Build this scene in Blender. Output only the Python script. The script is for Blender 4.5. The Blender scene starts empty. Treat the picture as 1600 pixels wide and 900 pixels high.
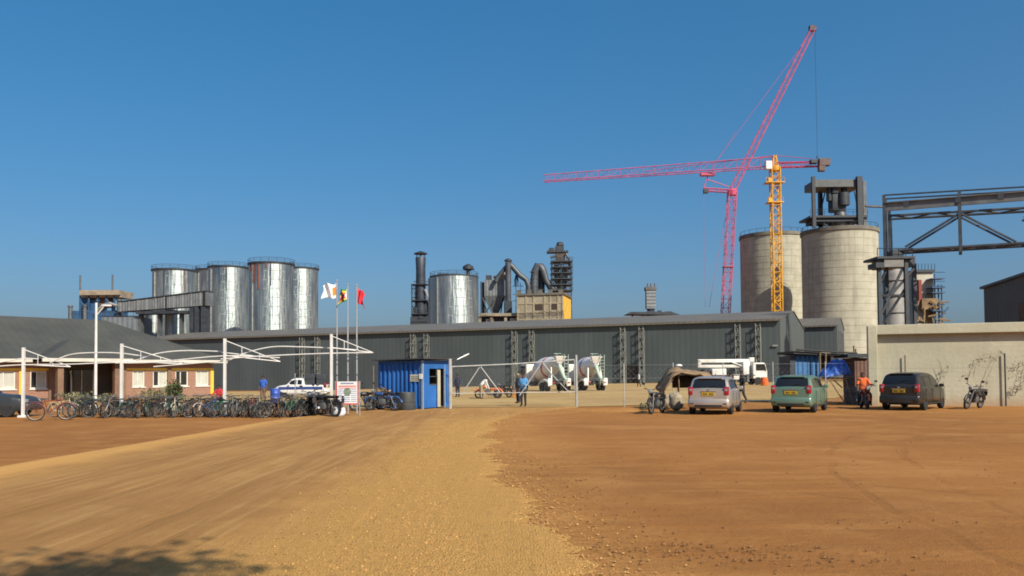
import bpy, bmesh, math, random
from mathutils import Vector, Matrix, noise as mnoise
R = math.radians
rnd = random.Random(11)
scene = bpy.context.scene
COL = scene.collection

# ------------------------------------------------------------------ camera
F = 1300.0
EYE = Vector((0, 0, 1.7))
PITCH, ROLL = R(1.85), 0.0078
PY0 = 583 - F * math.tan(PITCH)
FWD = Vector((0, math.cos(PITCH), math.sin(PITCH)))
UPV = Vector((0, -math.sin(PITCH), math.cos(PITCH)))
XV = Vector((1, 0, 0))
CX = XV * math.cos(ROLL) - UPV * math.sin(ROLL)
CY = XV * math.sin(ROLL) + UPV * math.cos(ROLL)

def ray(px, py):
    return CX * ((px - 800) / F) + CY * (-(py - PY0) / F) + FWD
def P(px, py, Y):
    d = ray(px, py)
    return EYE + d * (Y / d.y)
def G(px, py, z=0.0):
    d = ray(px, py)
    return EYE + d * ((z - EYE.z) / d.z)

cam_data = bpy.data.cameras.new('camera')
cam_data.sensor_width = 36
cam_data.lens = F / 1600 * 36
cam_data.shift_y = (PY0 - 450) / 1600
cam_data.clip_start = 0.1
cam_data.clip_end = 5000
cam = bpy.data.objects.new('camera', cam_data)
COL.objects.link(cam)
m = Matrix.Identity(4)
for i in range(3):
    m[i][0], m[i][1], m[i][2], m[i][3] = CX[i], CY[i], -FWD[i], EYE[i]
cam.matrix_world = m
scene.camera = cam

# ------------------------------------------------------------------ light
SUN_AZ, SUN_EL = R(38), R(37)        # to the right of straight behind the viewer
SV = Vector((math.sin(SUN_AZ) * math.cos(SUN_EL), -math.cos(SUN_AZ) * math.cos(SUN_EL), math.sin(SUN_EL)))
w = bpy.data.worlds.new('World')
scene.world = w
w.use_nodes = True
nt = w.node_tree
bg = nt.nodes['Background']
sky = nt.nodes.new('ShaderNodeTexSky')
sky.sky_type = 'NISHITA'
sky.sun_disc = False
sky.sun_elevation = SUN_EL
sky.sun_rotation = math.pi - SUN_AZ
sky.altitude = 0
sky.air_density = 1.0
sky.dust_density = 3.0
sky.ozone_density = 10.0
hs_ = nt.nodes.new('ShaderNodeHueSaturation')      # saturation and gamma grade on the sky: deeper blue overhead, flatter towards the horizon
hs_.inputs['Saturation'].default_value = 1.2
ga_ = nt.nodes.new('ShaderNodeGamma')
ga_.inputs['Gamma'].default_value = 0.7
nt.links.new(sky.outputs[0], hs_.inputs['Color'])
nt.links.new(hs_.outputs[0], ga_.inputs['Color'])
nt.links.new(ga_.outputs[0], bg.inputs['Color'])
bg.inputs['Strength'].default_value = 0.149
sl = bpy.data.lights.new('sun', 'SUN')
sl.energy = 4.9
sl.angle = R(0.53)
sl.color = (1.0, 0.90, 0.74)
so = bpy.data.objects.new('sun', sl)
COL.objects.link(so)
so.rotation_euler = (-SV).to_track_quat('-Z', 'Y').to_euler()
so.location = (0, 0, 120)
vs = scene.view_settings
vs.view_transform = 'Standard'
vs.look = 'None'
vs.gamma = 1
vs.exposure = 0.35
vs.use_curve_mapping = False
scene.cycles.filter_width = 1.8
scene.cycles.max_bounces = 6

# ------------------------------------------------------------------ materials
def N(nt, t, **kw):
    n = nt.nodes.new(t)
    for k, v in kw.items():
        if k.startswith('i_'):
            key = k[2:]
            n.inputs[int(key) if key.isdigit() else key.replace('_', ' ')].default_value = v
        else:
            setattr(n, k, v)
    return n
def coord(nt, scale=(1, 1, 1), rot=(0, 0, 0)):
    tc = N(nt, 'ShaderNodeTexCoord')
    mp = N(nt, 'ShaderNodeMapping')
    mp.inputs['Scale'].default_value = scale
    mp.inputs['Rotation'].default_value = rot
    nt.links.new(tc.outputs['Object'], mp.inputs['Vector'])
    return mp.outputs[0]
def noise(nt, vec, scale, detail=4, rough=0.55):
    n = N(nt, 'ShaderNodeTexNoise')
    n.inputs['Scale'].default_value = scale
    n.inputs['Detail'].default_value = detail
    n.inputs['Roughness'].default_value = rough
    nt.links.new(vec, n.inputs['Vector'])
    return n.outputs['Fac']
def ramp(nt, fac, lo, hi, a=0.0, b=1.0):
    n = N(nt, 'ShaderNodeMapRange')
    n.interpolation_type = 'SMOOTHSTEP'
    n.inputs['From Min'].default_value = lo
    n.inputs['From Max'].default_value = hi
    n.inputs['To Min'].default_value = a
    n.inputs['To Max'].default_value = b
    nt.links.new(fac, n.inputs['Value'])
    return n.outputs[0]
def mixc(nt, fac, a, b, blend='MIX'):
    n = N(nt, 'ShaderNodeMix')
    n.data_type = 'RGBA'
    n.blend_type = blend
    if isinstance(fac, (int, float)):
        n.inputs['Factor'].default_value = fac
    else:
        nt.links.new(fac, n.inputs['Factor'])
    for s, v in ((6, a), (7, b)):
        if isinstance(v, tuple):
            n.inputs[s].default_value = (*v[:3], 1)
        else:
            nt.links.new(v, n.inputs[s])
    return n.outputs[2]
def math_(nt, op, a, b=0.0):
    n = N(nt, 'ShaderNodeMath')
    n.operation = op
    for s, v in ((0, a), (1, b)):
        if isinstance(v, (int, float)):
            n.inputs[s].default_value = v
        else:
            nt.links.new(v, n.inputs[s])
    return n.outputs[0]
def bump(nt, bsdf, h, strength=0.3, dist=0.02, prev=None):
    n = N(nt, 'ShaderNodeBump')
    n.inputs['Strength'].default_value = strength
    n.inputs['Distance'].default_value = dist
    nt.links.new(h, n.inputs['Height'])
    if prev:
        nt.links.new(prev, n.inputs['Normal'])
    nt.links.new(n.outputs[0], bsdf.inputs['Normal'])
    return n.outputs[0]
def sc(c, k):
    return tuple(min(1, x * k) for x in c)

MATS = {}
def mat(name, color=(0.5, 0.5, 0.5), rough=0.7, metal=0.0, var=0.25, scale=2.0, stretch=(1, 1, 1), bumpk=0.0, coat=0.0, spec=0.5,
        rib=None, dirt=None):
    """plain procedural surface: base colour worn by two scales of noise; rib=(axis, pitch, depth) presses corrugation into it"""
    if name in MATS:
        return MATS[name]
    M = bpy.data.materials.new(name)
    M.use_nodes = True
    nt = M.node_tree
    b = nt.nodes['Principled BSDF']
    v = coord(nt, stretch)
    n1 = noise(nt, v, scale, 5)
    n2 = noise(nt, v, scale * 9, 3)
    c = mixc(nt, ramp(nt, n1, 0.3, 0.7), sc(color, 1 - var), sc(color, 1 + var * 0.6))
    c = mixc(nt, ramp(nt, n2, 0.35, 0.75, 0, 0.35), c, sc(color, 1 - var * 1.3))
    if dirt:
        c = mixc(nt, ramp(nt, noise(nt, v, scale * 0.6, 6, 0.7), 0.48, 0.75, 0, 0.55), c, dirt)
    nt.links.new(c, b.inputs['Base Color'])
    b.inputs['Roughness'].default_value = rough
    nt.links.new(ramp(nt, n1, 0.2, 0.8, max(0.02, rough - 0.08), min(1, rough + 0.08)), b.inputs['Roughness'])
    b.inputs['Metallic'].default_value = metal
    b.inputs['Coat Weight'].default_value = coat
    b.inputs['Coat Roughness'].default_value = 0.08
    b.inputs['Specular IOR Level'].default_value = spec
    prev = None
    if rib:
        ax, pitch, depth = rib
        wv = N(nt, 'ShaderNodeTexWave')
        wv.bands_direction = ax
        wv.inputs['Scale'].default_value = math.pi / pitch / 10
        v2 = coord(nt)
        nt.links.new(v2, wv.inputs['Vector'])
        prev = bump(nt, b, wv.outputs['Fac'], 1.0, depth)
    if bumpk:
        bump(nt, b, n2, bumpk, 0.03, prev)
    MATS[name] = M
    return M

def leafmat(name, color, var=0.5):
    if name in MATS:
        return MATS[name]
    M = mat(name, color, 0.6, 0, var, 1.5)
    return M

# ------------------------------------------------------------------ mesh builder
class MB:
    def __init__(s):
        s.v, s.f, s.m = [], [], []
    def add(s, vs, fs, mi=0):
        o = len(s.v)
        s.v += [tuple(x) for x in vs]
        s.f += [tuple(i + o for i in q) for q in fs]
        s.m += [mi] * len(fs)
        return s
    def box(s, c, size, rz=0.0, mi=0, rx=0.0, ry=0.0):
        hx, hy, hz = (k / 2 for k in size)
        M = Matrix.Rotation(rz, 3, 'Z') @ Matrix.Rotation(ry, 3, 'Y') @ Matrix.Rotation(rx, 3, 'X')
        vs = [Vector(c) + M @ Vector((x * hx, y * hy, z * hz)) for x in (-1, 1) for y in (-1, 1) for z in (-1, 1)]
        return s.add(vs, [(0, 1, 3, 2), (4, 6, 7, 5), (0, 4, 5, 1), (2, 3, 7, 6), (0, 2, 6, 4), (1, 5, 7, 3)], mi)
    def cbox(s, c, size, b=0.03, rz=0.0, mi=0):
        """box with bevelled edges"""
        bm = bmesh.new()
        bmesh.ops.create_cube(bm, size=1)
        for q in bm.verts:
            q.co = Vector((q.co.x * size[0], q.co.y * size[1], q.co.z * size[2]))
        bmesh.ops.bevel(bm, geom=bm.edges[:], offset=b, segments=2, affect='EDGES', profile=0.5)
        M = Matrix.Rotation(rz, 3, 'Z')
        bm.verts.index_update()
        s.add([Vector(c) + M @ q.co for q in bm.verts], [[q.index for q in f.verts] for f in bm.faces], mi)
        bm.free()
        return s
    def span(s, a, b, mi=0):
        """axis aligned box between two corners"""
        a, b = Vector(a), Vector(b)
        return s.box((a + b) / 2, [abs(x) for x in (b - a)], 0, mi)
    def tube(s, p, q, r, n=6, r2=None, caps=True, mi=0):
        p, q = Vector(p), Vector(q)
        d = q - p
        if d.length < 1e-6:
            return s
        d.normalize()
        a = d.orthogonal().normalized()
        b = d.cross(a)
        r2 = r if r2 is None else r2
        vs = []
        for c, rr in ((p, r), (q, r2)):
            for i in range(n):
                t = 2 * math.pi * (i + 0.5) / n
                vs.append(c + (a * math.cos(t) + b * math.sin(t)) * rr)
        fs = [(i, (i + 1) % n, n + (i + 1) % n, n + i) for i in range(n)]
        if caps:
            fs += [tuple(range(n))[::-1], tuple(range(n, 2 * n))]
        return s.add(vs, fs, mi)
    def path(s, pts, r, n=8, closed=False, mi=0):
        """one continuous bent tube; r a number or a list"""
        pts = [Vector(p) for p in pts]
        k = len(pts)
        rs = r if isinstance(r, (list, tuple)) else [r] * k
        a = None
        vs = []
        for i in range(k):
            if closed:
                d = pts[(i + 1) % k] - pts[i - 1]
            else:
                d = pts[min(i + 1, k - 1)] - pts[max(i - 1, 0)]
            d.normalize()
            if a is None:
                a = d.orthogonal().normalized()
            else:
                a = (a - d * a.dot(d))
                a = a.normalized() if a.length > 1e-6 else d.orthogonal().normalized()
            b = d.cross(a)
            for j in range(n):
                t = 2 * math.pi * j / n
                vs.append(pts[i] + (a * math.cos(t) + b * math.sin(t)) * rs[i])
        fs = []
        for i in range(k if closed else k - 1):
            i2 = (i + 1) % k
            for j in range(n):
                fs.append((i * n + j, i * n + (j + 1) % n, i2 * n + (j + 1) % n, i2 * n + j))
        if not closed:
            fs += [tuple(range(n))[::-1], tuple(range((k - 1) * n, k * n))]
        return s.add(vs, fs, mi)
    def lathe(s, prof, n=24, c=(0, 0, 0), M=None, mi=0, caps=True):
        """profile of (radius, height) turned about Z; M turns it afterwards"""
        c = Vector(c)
        vs = []
        for r, z in prof:
            for j in range(n):
                t = 2 * math.pi * j / n
                q = Vector((r * math.cos(t), r * math.sin(t), z))
                vs.append(c + (M @ q if M else q))
        fs = []
        for i in range(len(prof) - 1):
            for j in range(n):
                fs.append((i * n + j, i * n + (j + 1) % n, (i + 1) * n + (j + 1) % n, (i + 1) * n + j))
        if caps:
            if prof[0][0] > 1e-6:
                fs.append(tuple(range(n))[::-1])
            if prof[-1][0] > 1e-6:
                fs.append(tuple(range((len(prof) - 1) * n, len(prof) * n)))
        return s.add(vs, fs, mi)
    def torus(s, c, R_, r, axis='X', n=20, k=6, mi=0, M=None):
        c = Vector(c)
        vs = []
        for i in range(n):
            t = 2 * math.pi * i / n
            for j in range(k):
                u = 2 * math.pi * j / k
                a, b, z = (R_ + r * math.cos(u)) * math.cos(t), (R_ + r * math.cos(u)) * math.sin(t), r * math.sin(u)
                q = Vector((z, a, b)) if axis == 'X' else (Vector((a, z, b)) if axis == 'Y' else Vector((a, b, z)))
                vs.append(c + (M @ q if M else q))
        fs = [(i * k + j, ((i + 1) % n) * k + j, ((i + 1) % n) * k + (j + 1) % k, i * k + (j + 1) % k) for i in range(n) for j in range(k)]
        return s.add(vs, fs, mi)
    def prism(s, poly, d, mi=0):
        """polygon (list of 3D points) pushed along vector d"""
        d = Vector(d)
        n = len(poly)
        vs = [Vector(p) for p in poly] + [Vector(p) + d for p in poly]
        fs = [tuple(range(n))[::-1], tuple(range(n, 2 * n))] + [(i, (i + 1) % n, n + (i + 1) % n, n + i) for i in range(n)]
        return s.add(vs, fs, mi)
    def grid(s, pts, mi=0):
        """rows of points"""
        nr, nc = len(pts), len(pts[0])
        return s.add([p for row in pts for p in row], [(i * nc + j, i * nc + j + 1, (i + 1) * nc + j + 1, (i + 1) * nc + j) for i in range(nr - 1) for j in range(nc - 1)], mi)
    def lattice(s, p, q, w, bay, rc, rd, up=Vector((0, 0, 1)), tri=False, mi=0, w2=None):
        """four-chord (or three) lattice beam from p to q"""
        p, q = Vector(p), Vector(q)
        d = (q - p)
        L = d.length
        d.normalize()
        a = d.cross(up)
        a = a.normalized() if a.length > 1e-4 else Vector((1, 0, 0))
        b = a.cross(d).normalized()
        w2 = w if w2 is None else w2
        if tri:
            offs = [(-0.5, -0.5), (0.5, -0.5), (0, 0.5)]
        else:
            offs = [(-0.5, -0.5), (0.5, -0.5), (0.5, 0.5), (-0.5, 0.5)]
        n = max(2, round(L / bay))
        def pt(i, k):
            t = i / n
            ww = w + (w2 - w) * t
            return p + d * (L * t) + a * (offs[k][0] * ww) + b * (offs[k][1] * ww)
        for k in range(len(offs)):
            s.tube(pt(0, k), pt(n, k), rc, 5, mi=mi)
            k2 = (k + 1) % len(offs)
            for i in range(n):
                s.tube(pt(i, k), pt(i, k2), rd, 4, caps=False, mi=mi)
                if i % 2:
                    s.tube(pt(i, k), pt(i + 1, k2), rd, 4, caps=False, mi=mi)
                else:
                    s.tube(pt(i, k2), pt(i + 1, k), rd, 4, caps=False, mi=mi)
        return s
    def build(s, name, material, parent=None, smooth=None):
        me = bpy.data.meshes.new(name)
        me.from_pydata(s.v, [], s.f)
        ms = material if isinstance(material, (list, tuple)) else [material]
        for x in ms:
            me.materials.append(x)
        if len(ms) > 1:
            me.polygons.foreach_set('material_index', s.m)
        bm = bmesh.new()
        bm.from_mesh(me)
        bmesh.ops.recalc_face_normals(bm, faces=bm.faces[:])
        bm.to_mesh(me)
        bm.free()
        if smooth is not None:
            me.polygons.foreach_set('use_smooth', [True] * len(me.polygons))
            me.set_sharp_from_angle(angle=R(smooth))
        o = bpy.data.objects.new(name, me)
        COL.objects.link(o)
        if parent:
            o.parent = parent
        return o

def tag(o, label, cat, group=None):
    o['label'] = label
    o['category'] = cat
    if group:
        o['group'] = group
    return o
def thing(name, label, cat, loc=(0, 0, 0), rz=0.0, group=None):
    o = bpy.data.objects.new(name, None)
    COL.objects.link(o)
    o.location = loc
    o.rotation_euler = (0, 0, rz)
    return tag(o, label, cat, group)
def setting(o, kind='structure'):
    o['kind'] = kind
    return o
def dup(root, loc, rz, label=None, group=None, recolor=None, scale=None):
    """copy a thing with its parts and sub-parts"""
    r = root.copy()
    COL.objects.link(r)
    r.location = loc
    r.rotation_euler = (0, 0, rz)
    if scale:
        r.scale = scale
    if label:
        r['label'] = label
    if group:
        r['group'] = group
    def sub(src, dst):
        for ch in [x for x in bpy.data.objects if x.parent == src]:
            c = ch.copy()
            COL.objects.link(c)
            c.parent = dst
            if recolor and c.data and c.data.materials and c.data.materials[0].name in recolor:
                c.material_slots[0].link = 'OBJECT'
                c.material_slots[0].material = recolor[c.data.materials[0].name]
            sub(ch, c)
    sub(root, r)
    return r
class Frame:
    """local frame of a thing standing at loc turned by rz: turns pixels into local points"""
    def __init__(s, loc, rz=0.0):
        s.M = Matrix.Translation(Vector(loc)) @ Matrix.Rotation(rz, 4, 'Z')
        s.I = s.M.inverted()
    def face(s, px, py, y=0.0):
        """where the sight line of a pixel meets the local plane y=const"""
        o = s.I @ EYE
        d = s.I.to_3x3() @ ray(px, py)
        return o + d * ((y - o.y) / d.y)
    def side(s, px, py, x=0.0):
        o = s.I @ EYE
        d = s.I.to_3x3() @ ray(px, py)
        return o + d * ((x - o.x) / d.x)
    def rect(s, mb, x0, y0, x1, y1, front, back, mi=0):
        a, b = s.face(x0, y1, front), s.face(x1, y0, front)
        return mb.span((a.x, front, a.z), (b.x, back, b.z), mi)
def sstep(x, a, b):
    t = max(0.0, min(1.0, (x - a) / (b - a)))
    return t * t * (3 - 2 * t)
def gz(x, y):
    return -1.5 * sstep(y, 70, 165) * sstep(-x, -40, 60)
# ------------------------------------------------------------------ ground
def wheel_track(nt, v, cx, cy, rad, half=0.72, w=0.11):
    """mask of a pair of tyre marks along a circle about (cx, cy)"""
    sep = N(nt, 'ShaderNodeSeparateXYZ'); nt.links.new(v, sep.inputs[0])
    dx, dy = math_(nt, 'SUBTRACT', sep.outputs[0], cx), math_(nt, 'SUBTRACT', sep.outputs[1], cy)
    r = math_(nt, 'SQRT', math_(nt, 'ADD', math_(nt, 'MULTIPLY', dx, dx), math_(nt, 'MULTIPLY', dy, dy)))
    wob = math_(nt, 'MULTIPLY', math_(nt, 'SUBTRACT', noise(nt, v, 0.35, 2), 0.5), 0.7)
    d = math_(nt, 'ABSOLUTE', math_(nt, 'SUBTRACT', math_(nt, 'ABSOLUTE', math_(nt, 'ADD', math_(nt, 'SUBTRACT', r, rad), wob)), half))
    return ramp(nt, d, w, w * 0.35)
def dirt_mat(name, base, dark, pale, streak=0.0, gravel=None, tracks=(), verge=None):
    M = bpy.data.materials.new(name)
    M.use_nodes = True
    nt = M.node_tree
    b = nt.nodes['Principled BSDF']
    b.inputs['Roughness'].default_value = 0.95
    b.inputs['Specular IOR Level'].default_value = 0.15
    v = coord(nt)
    big = noise(nt, v, 0.11, 5, 0.6)
    mid = noise(nt, v, 0.8, 6, 0.65)
    fine = noise(nt, v, 9.0, 6, 0.7)
    grit = noise(nt, v, 60.0, 3, 0.7)
    c = mixc(nt, ramp(nt, big, 0.35, 0.65), base, dark)
    c = mixc(nt, ramp(nt, mid, 0.45, 0.75, 0, 0.55), c, pale)
    # drifts raked by turning cars, along the track on the road
    vr = coord(nt, (0.12, 1.1, 1), (0, 0, R(-7))) if not streak else coord(nt, (0.9, 0.05, 1), (0, 0, R(4)))
    rake = noise(nt, vr, 1.3, 5, 0.6)
    c = mixc(nt, ramp(nt, rake, 0.5, 0.72, 0, 0.55), c, dark)
    c = mixc(nt, ramp(nt, rake, 0.48, 0.3, 0, 0.35), c, pale)
    c = mixc(nt, ramp(nt, fine, 0.52, 0.74, 0, 0.4), c, sc(dark, 0.72))
    c = mixc(nt, ramp(nt, grit, 0.58, 0.75, 0, 0.35), c, sc(pale, 1.15))
    if verge:       # gravel dust carried off the road's right edge by wheels
        sepv = N(nt, 'ShaderNodeSeparateXYZ'); nt.links.new(v, sepv.inputs[0])
        xv = math_(nt, 'ADD', sepv.outputs[0], math_(nt, 'MULTIPLY', math_(nt, 'SUBTRACT', noise(nt, v, 0.55, 6, 0.7), 0.5), 5.5))
        band = math_(nt, 'MULTIPLY', ramp(nt, xv, 2.3, 0.2), ramp(nt, fine, 0.4, 0.6, 0.25, 1.0))
        band = math_(nt, 'MULTIPLY', band, ramp(nt, sepv.outputs[1], 48, 30))
        band = math_(nt, 'MULTIPLY', band, ramp(nt, sepv.outputs[0], -6, -3))
        c = mixc(nt, math_(nt, 'MULTIPLY', band, 0.38), c, verge)
        c = mixc(nt, ramp(nt, noise(nt, v, 0.22, 4, 0.6), 0.5, 0.68, 0, 0.5), c, sc(pale, 1.08))
    th = None
    for i, tr in enumerate(tracks):
        tm = math_(nt, 'MULTIPLY', wheel_track(nt, v, *tr), ramp(nt, noise(nt, v, 0.3 + 0.07 * i, 3), 0.42, 0.62, 0, 0.5 if streak else 0.34))
        c = mixc(nt, tm, c, sc(dark, 0.82) if i % 2 == 0 or not streak else sc(pale, 1.1))
        th = tm if th is None else math_(nt, 'MAXIMUM', th, tm)
    h = math_(nt, 'ADD', math_(nt, 'MULTIPLY', fine, 0.5), math_(nt, 'MULTIPLY', grit, 0.35))
    h = math_(nt, 'ADD', h, math_(nt, 'MULTIPLY', rake, 1.4))
    if th is not None:
        h = math_(nt, 'ADD', h, math_(nt, 'MULTIPLY', th, -0.5))
    if streak:
        vs_ = coord(nt, (1.0, 0.035, 1))
        st = noise(nt, vs_, 1.5, 5, 0.6)
        st2 = noise(nt, vs_, 7, 3, 0.6)
        c = mixc(nt, ramp(nt, st, 0.42, 0.62, 0, streak), c, dark)
        c = mixc(nt, ramp(nt, st2, 0.5, 0.7, 0, streak * 0.6), c, pale)
    if gravel:
        sep = N(nt, 'ShaderNodeSeparateXYZ')
        nt.links.new(v, sep.inputs[0])
        x = math_(nt, 'ADD', sep.outputs[0], math_(nt, 'MULTIPLY', math_(nt, 'SUBTRACT', mid, 0.5), 2.2))
        far = ramp(nt, sep.outputs[1], 26, 36, 1, 0.25)
        g = math_(nt, 'MULTIPLY', ramp(nt, x, -3.6, -1.7), far)
        vo = N(nt, 'ShaderNodeTexVoronoi')
        vo.inputs['Scale'].default_value = 52
        nt.links.new(v, vo.inputs['Vector'])
        gc = mixc(nt, ramp(nt, vo.outputs['Distance'], 0.3, 0.7), gravel, sc(gravel, 0.72))
        hue = mixc(nt, ramp(nt, vo.outputs['Color'], 0.2, 0.9, 0, 0.45), gc, sc(gravel, 0.6))
        gc = mixc(nt, ramp(nt, fine, 0.5, 0.72, 0, 0.5), hue, sc(gravel, 0.5))
        c = mixc(nt, g, c, gc)
        # pale windrow thrown to the left verge
        e = ramp(nt, x, -7.6, -9.2)
        c = mixc(nt, math_(nt, 'MULTIPLY', e, 0.55), c, gravel)
        h = math_(nt, 'ADD', h, math_(nt, 'MULTIPLY', math_(nt, 'MULTIPLY', vo.outputs['Distance'], g), -0.45))
    nt.links.new(c, b.inputs['Base Color'])
    bump(nt, b, h, 0.9, 0.05)
    MATS[name] = M
    return M

RED_DIRT = dirt_mat('red_dirt', (0.35, 0.157, 0.043), (0.265, 0.113, 0.033), (0.435, 0.22, 0.072), tracks=((34, 6, 29), (-6, 60, 42), (9, 62, 47), (60, 40, 54), (16, 70, 49.5), (-4, 3, 12.5), (2, 90, 62), (14, 120, 97)), verge=(0.56, 0.31, 0.095))
ROAD_DIRT = dirt_mat('packed_gravel', (0.385, 0.21, 0.072), (0.30, 0.155, 0.052), (0.47, 0.28, 0.11), 0.85, gravel=(0.66, 0.37, 0.112), tracks=((300, 10, 306.9), (300, 14, 305.0), (-220, 0, 215.9), (120, 20, 122.8)))
YARD_DIRT = dirt_mat('yard_sand', (0.44, 0.305, 0.132), (0.35, 0.225, 0.09), (0.51, 0.385, 0.19))

def axis(lo, hi, fine_lo, fine_hi, step, grow):
    a = [fine_lo + i * step for i in range(int((fine_hi - fine_lo) / step) + 1)]
    s = step
    while a[-1] < hi:
        s *= grow
        a.append(a[-1] + s)
    s = step
    while a[0] > lo:
        s *= grow
        a.insert(0, a[0] - s)
    return a
mb = MB()
xs = axis(-2500, 2500, -120, 120, 6, 1.4)
ys = axis(-400, 4000, -12, 260, 6, 1.4)
mb.grid([[(x, y, gz(x, y)) for x in xs] for y in ys])
setting(mb.build('ground', RED_DIRT, smooth=60))

# the road: a worn gravel sheet over the dirt, ragged at both verges
def left_edge(y):
    pts = [(-30, -9.9), (5, -9.9), (16, -9.75), (22, -9.4), (32, -8.9), (37, -7.4), (41, -5.4)]
    return interp(pts, y)
def right_edge(y):
    pts = [(-30, 1.2), (4, 1.0), (6.9, 0.6), (10, 0.22), (16, -0.35), (23, -0.7), (30, -0.5), (35, 0.4), (38.5, 2.2), (41, 3.3)]
    return interp(pts, y)
def interp(pts, y):
    if y <= pts[0][0]:
        return pts[0][1]
    for (a, b), (c, d) in zip(pts, pts[1:]):
        if y <= c:
            t = (y - a) / (c - a)
            return b + (d - b) * t
    return pts[-1][1]
mb = MB()
rows = []
y = -30.0
while y < 41.2:
    l = left_edge(y) + 0.14 * mnoise.noise((0.4 * y, 3.1, 0)) + 0.05 * mnoise.noise((2.3 * y, 7, 0))
    r = right_edge(y) + 0.4 * mnoise.noise((0.7 * y, 9.3, 0)) + 0.26 * mnoise.noise((2.6 * y, 1.7, 0)) + 0.14 * mnoise.noise((6 * y, 5.7, 0))
    row = []
    for i in range(41):
        u = i / 40
        x = l + (r - l) * u
        h = 0.012 + 0.035 * math.exp(-((x - l - 0.35) / 0.3) ** 2) * (i > 0) + 0.018 * math.exp(-((r - x - 0.5) / 0.5) ** 2) * (i < 40)
        for k in (-7.1, -5.3, -4.2, -2.5):      # wheel tracks
            h -= 0.012 * math.exp(-((x - k) / 0.22) ** 2)
        row.append((x, y, max(0.006, h) if 0 < i < 40 else 0.003))
    rows.append(row)
    y += 0.06 if y > 3 else 1.0
mb.grid(rows)
setting(mb.build('road', ROAD_DIRT, smooth=60))

mb = MB()
rows = []
for j in range(45):
    y = 41.3 + (j / 44) ** 1.3 * 104
    l = interp([(41, -6.5), (46, -16), (60, -24), (90, -58), (130, -80), (150, -80)], y) + 0.8 * mnoise.noise((0.3 * y, 1, 4))
    r = interp([(41, 3.4), (44, 9), (50, 19), (70, 30), (120, 50), (150, 60)], y) + 0.8 * mnoise.noise((0.3 * y, 2, 7))
    rows.append([(l + (r - l) * i / 40, y, gz(l + (r - l) * i / 40, y) + 0.02) for i in range(41)])
mb.grid(rows)
setting(mb.build('yard', YARD_DIRT, smooth=60))

# loose stones along the gravel side of the road, clods on the dirt
def stones(name, material, places, lo, hi, seed):
    q = random.Random(seed)
    mb = MB()
    for x, y in places:
        s = lo + (hi - lo) * q.random() ** 2.5
        a = q.random() * 6.28
        vs = []
        for dx, dy, dz in ((1, 0, 0), (0, 1, 0), (-1, 0, 0), (0, -1, 0), (0, 0, 0.75), (0, 0, -0.5)):
            k = s * (0.7 + 0.6 * q.random())
            vs.append((x + (dx * math.cos(a) - dy * math.sin(a)) * k, y + (dx * math.sin(a) + dy * math.cos(a)) * k, 0.014 + dz * k))
        mb.add(vs, [(0, 1, 4), (1, 2, 4), (2, 3, 4), (3, 0, 4), (1, 0, 5), (2, 1, 5), (3, 2, 5), (0, 3, 5)])
    o = mb.build(name, material)
    return o
STONE = mat('ochre_stone', (0.46, 0.26, 0.088), 0.95, 0, 0.6, 18)
q = random.Random(3)
pl = []
while len(pl) < 17000:
    y = 5.5 + 24 * q.random() ** 1.7
    r = right_edge(y)
    x = r + 0.15 - abs(q.gauss(0, 1.2)) if q.random() < 0.93 else r - 3.0 + q.random() * 3.6
    if q.random() < 0.12:
        x = r + abs(q.gauss(0, 0.45))
    pl.append((x, y))
o = stones('gravel', STONE, pl, 0.005, 0.019, 1)
setting(o, 'stuff'); tag(o, 'loose ochre gravel spread along the right side of the road', 'gravel')
CLOD = mat('earth_clod', (0.24, 0.115, 0.042), 0.95, 0, 0.4, 8)
pl = []
for cx, cy, sx, sy, n in ((1.6, 8.0, 0.5, 0.25, 260), (2.4, 7.6, 0.7, 0.3, 240), (4.2, 9.3, 0.5, 0.1, 35), (6.3, 9.0, 0.6, 0.15, 30), (0.9, 12.5, 0.5, 1.2, 130),
                          (0.4, 15, 0.4, 1.5, 120), (1.2, 9.4, 0.5, 0.8, 120), (5, 14, 5, 5, 700), (5.6, 33, 1.4, 0.8, 160), (4.2, 36, 1.6, 1.0, 160), (10.2, 33.4, 1.0, 0.5, 60)):
    pl += [(q.gauss(cx, sx), q.gauss(cy, sy)) for _ in range(n)]
pl = [p for p in pl if p[0] > right_edge(p[1]) + 0.1]
o = stones('clods', CLOD, pl, 0.005, 0.022, 2)
setting(o, 'stuff'); tag(o, 'dark earth clods strewn over the red dirt lot', 'clods')

# ------------------------------------------------------------------ the two dark grey sheds
SHED = mat('shed_sheet', (0.067, 0.085, 0.089), 0.6, 0.0, 0.14, 0.25, (1, 1, 0.3), rib=('X', 0.9, 0.012), spec=0.4)
SHED_END = mat('shed_end_sheet', (0.085, 0.10, 0.098), 0.6, 0.0, 0.10, 0.25, (1, 1, 0.3), rib=('Y', 0.9, 0.012), spec=0.4)
SHED_ROOF = mat('shed_roof_sheet', (0.145, 0.132, 0.11), 0.6, 0.1, 0.12, 0.3, rib=('X', 0.9, 0.02))
DARK = mat('dark_steel', (0.042, 0.05, 0.061), 0.6, 0.2, 0.3, 1.0)  # lightened and blued a little in place of distance haze
MIDSTEEL = mat('grey_steel', (0.12, 0.128, 0.135), 0.55, 0.3, 0.3, 1.0)
PALESTEEL = mat('pale_galvanised', (0.36, 0.36, 0.34), 0.5, 0.5, 0.25, 2.0)
PALEGREEN = mat('pale_lattice_paint', (0.24, 0.255, 0.235), 0.7, 0.1, 0.25, 2.0)
VOID = mat('dark_inside', (0.012, 0.012, 0.013), 0.9, 0, 0.2, 1)

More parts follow.
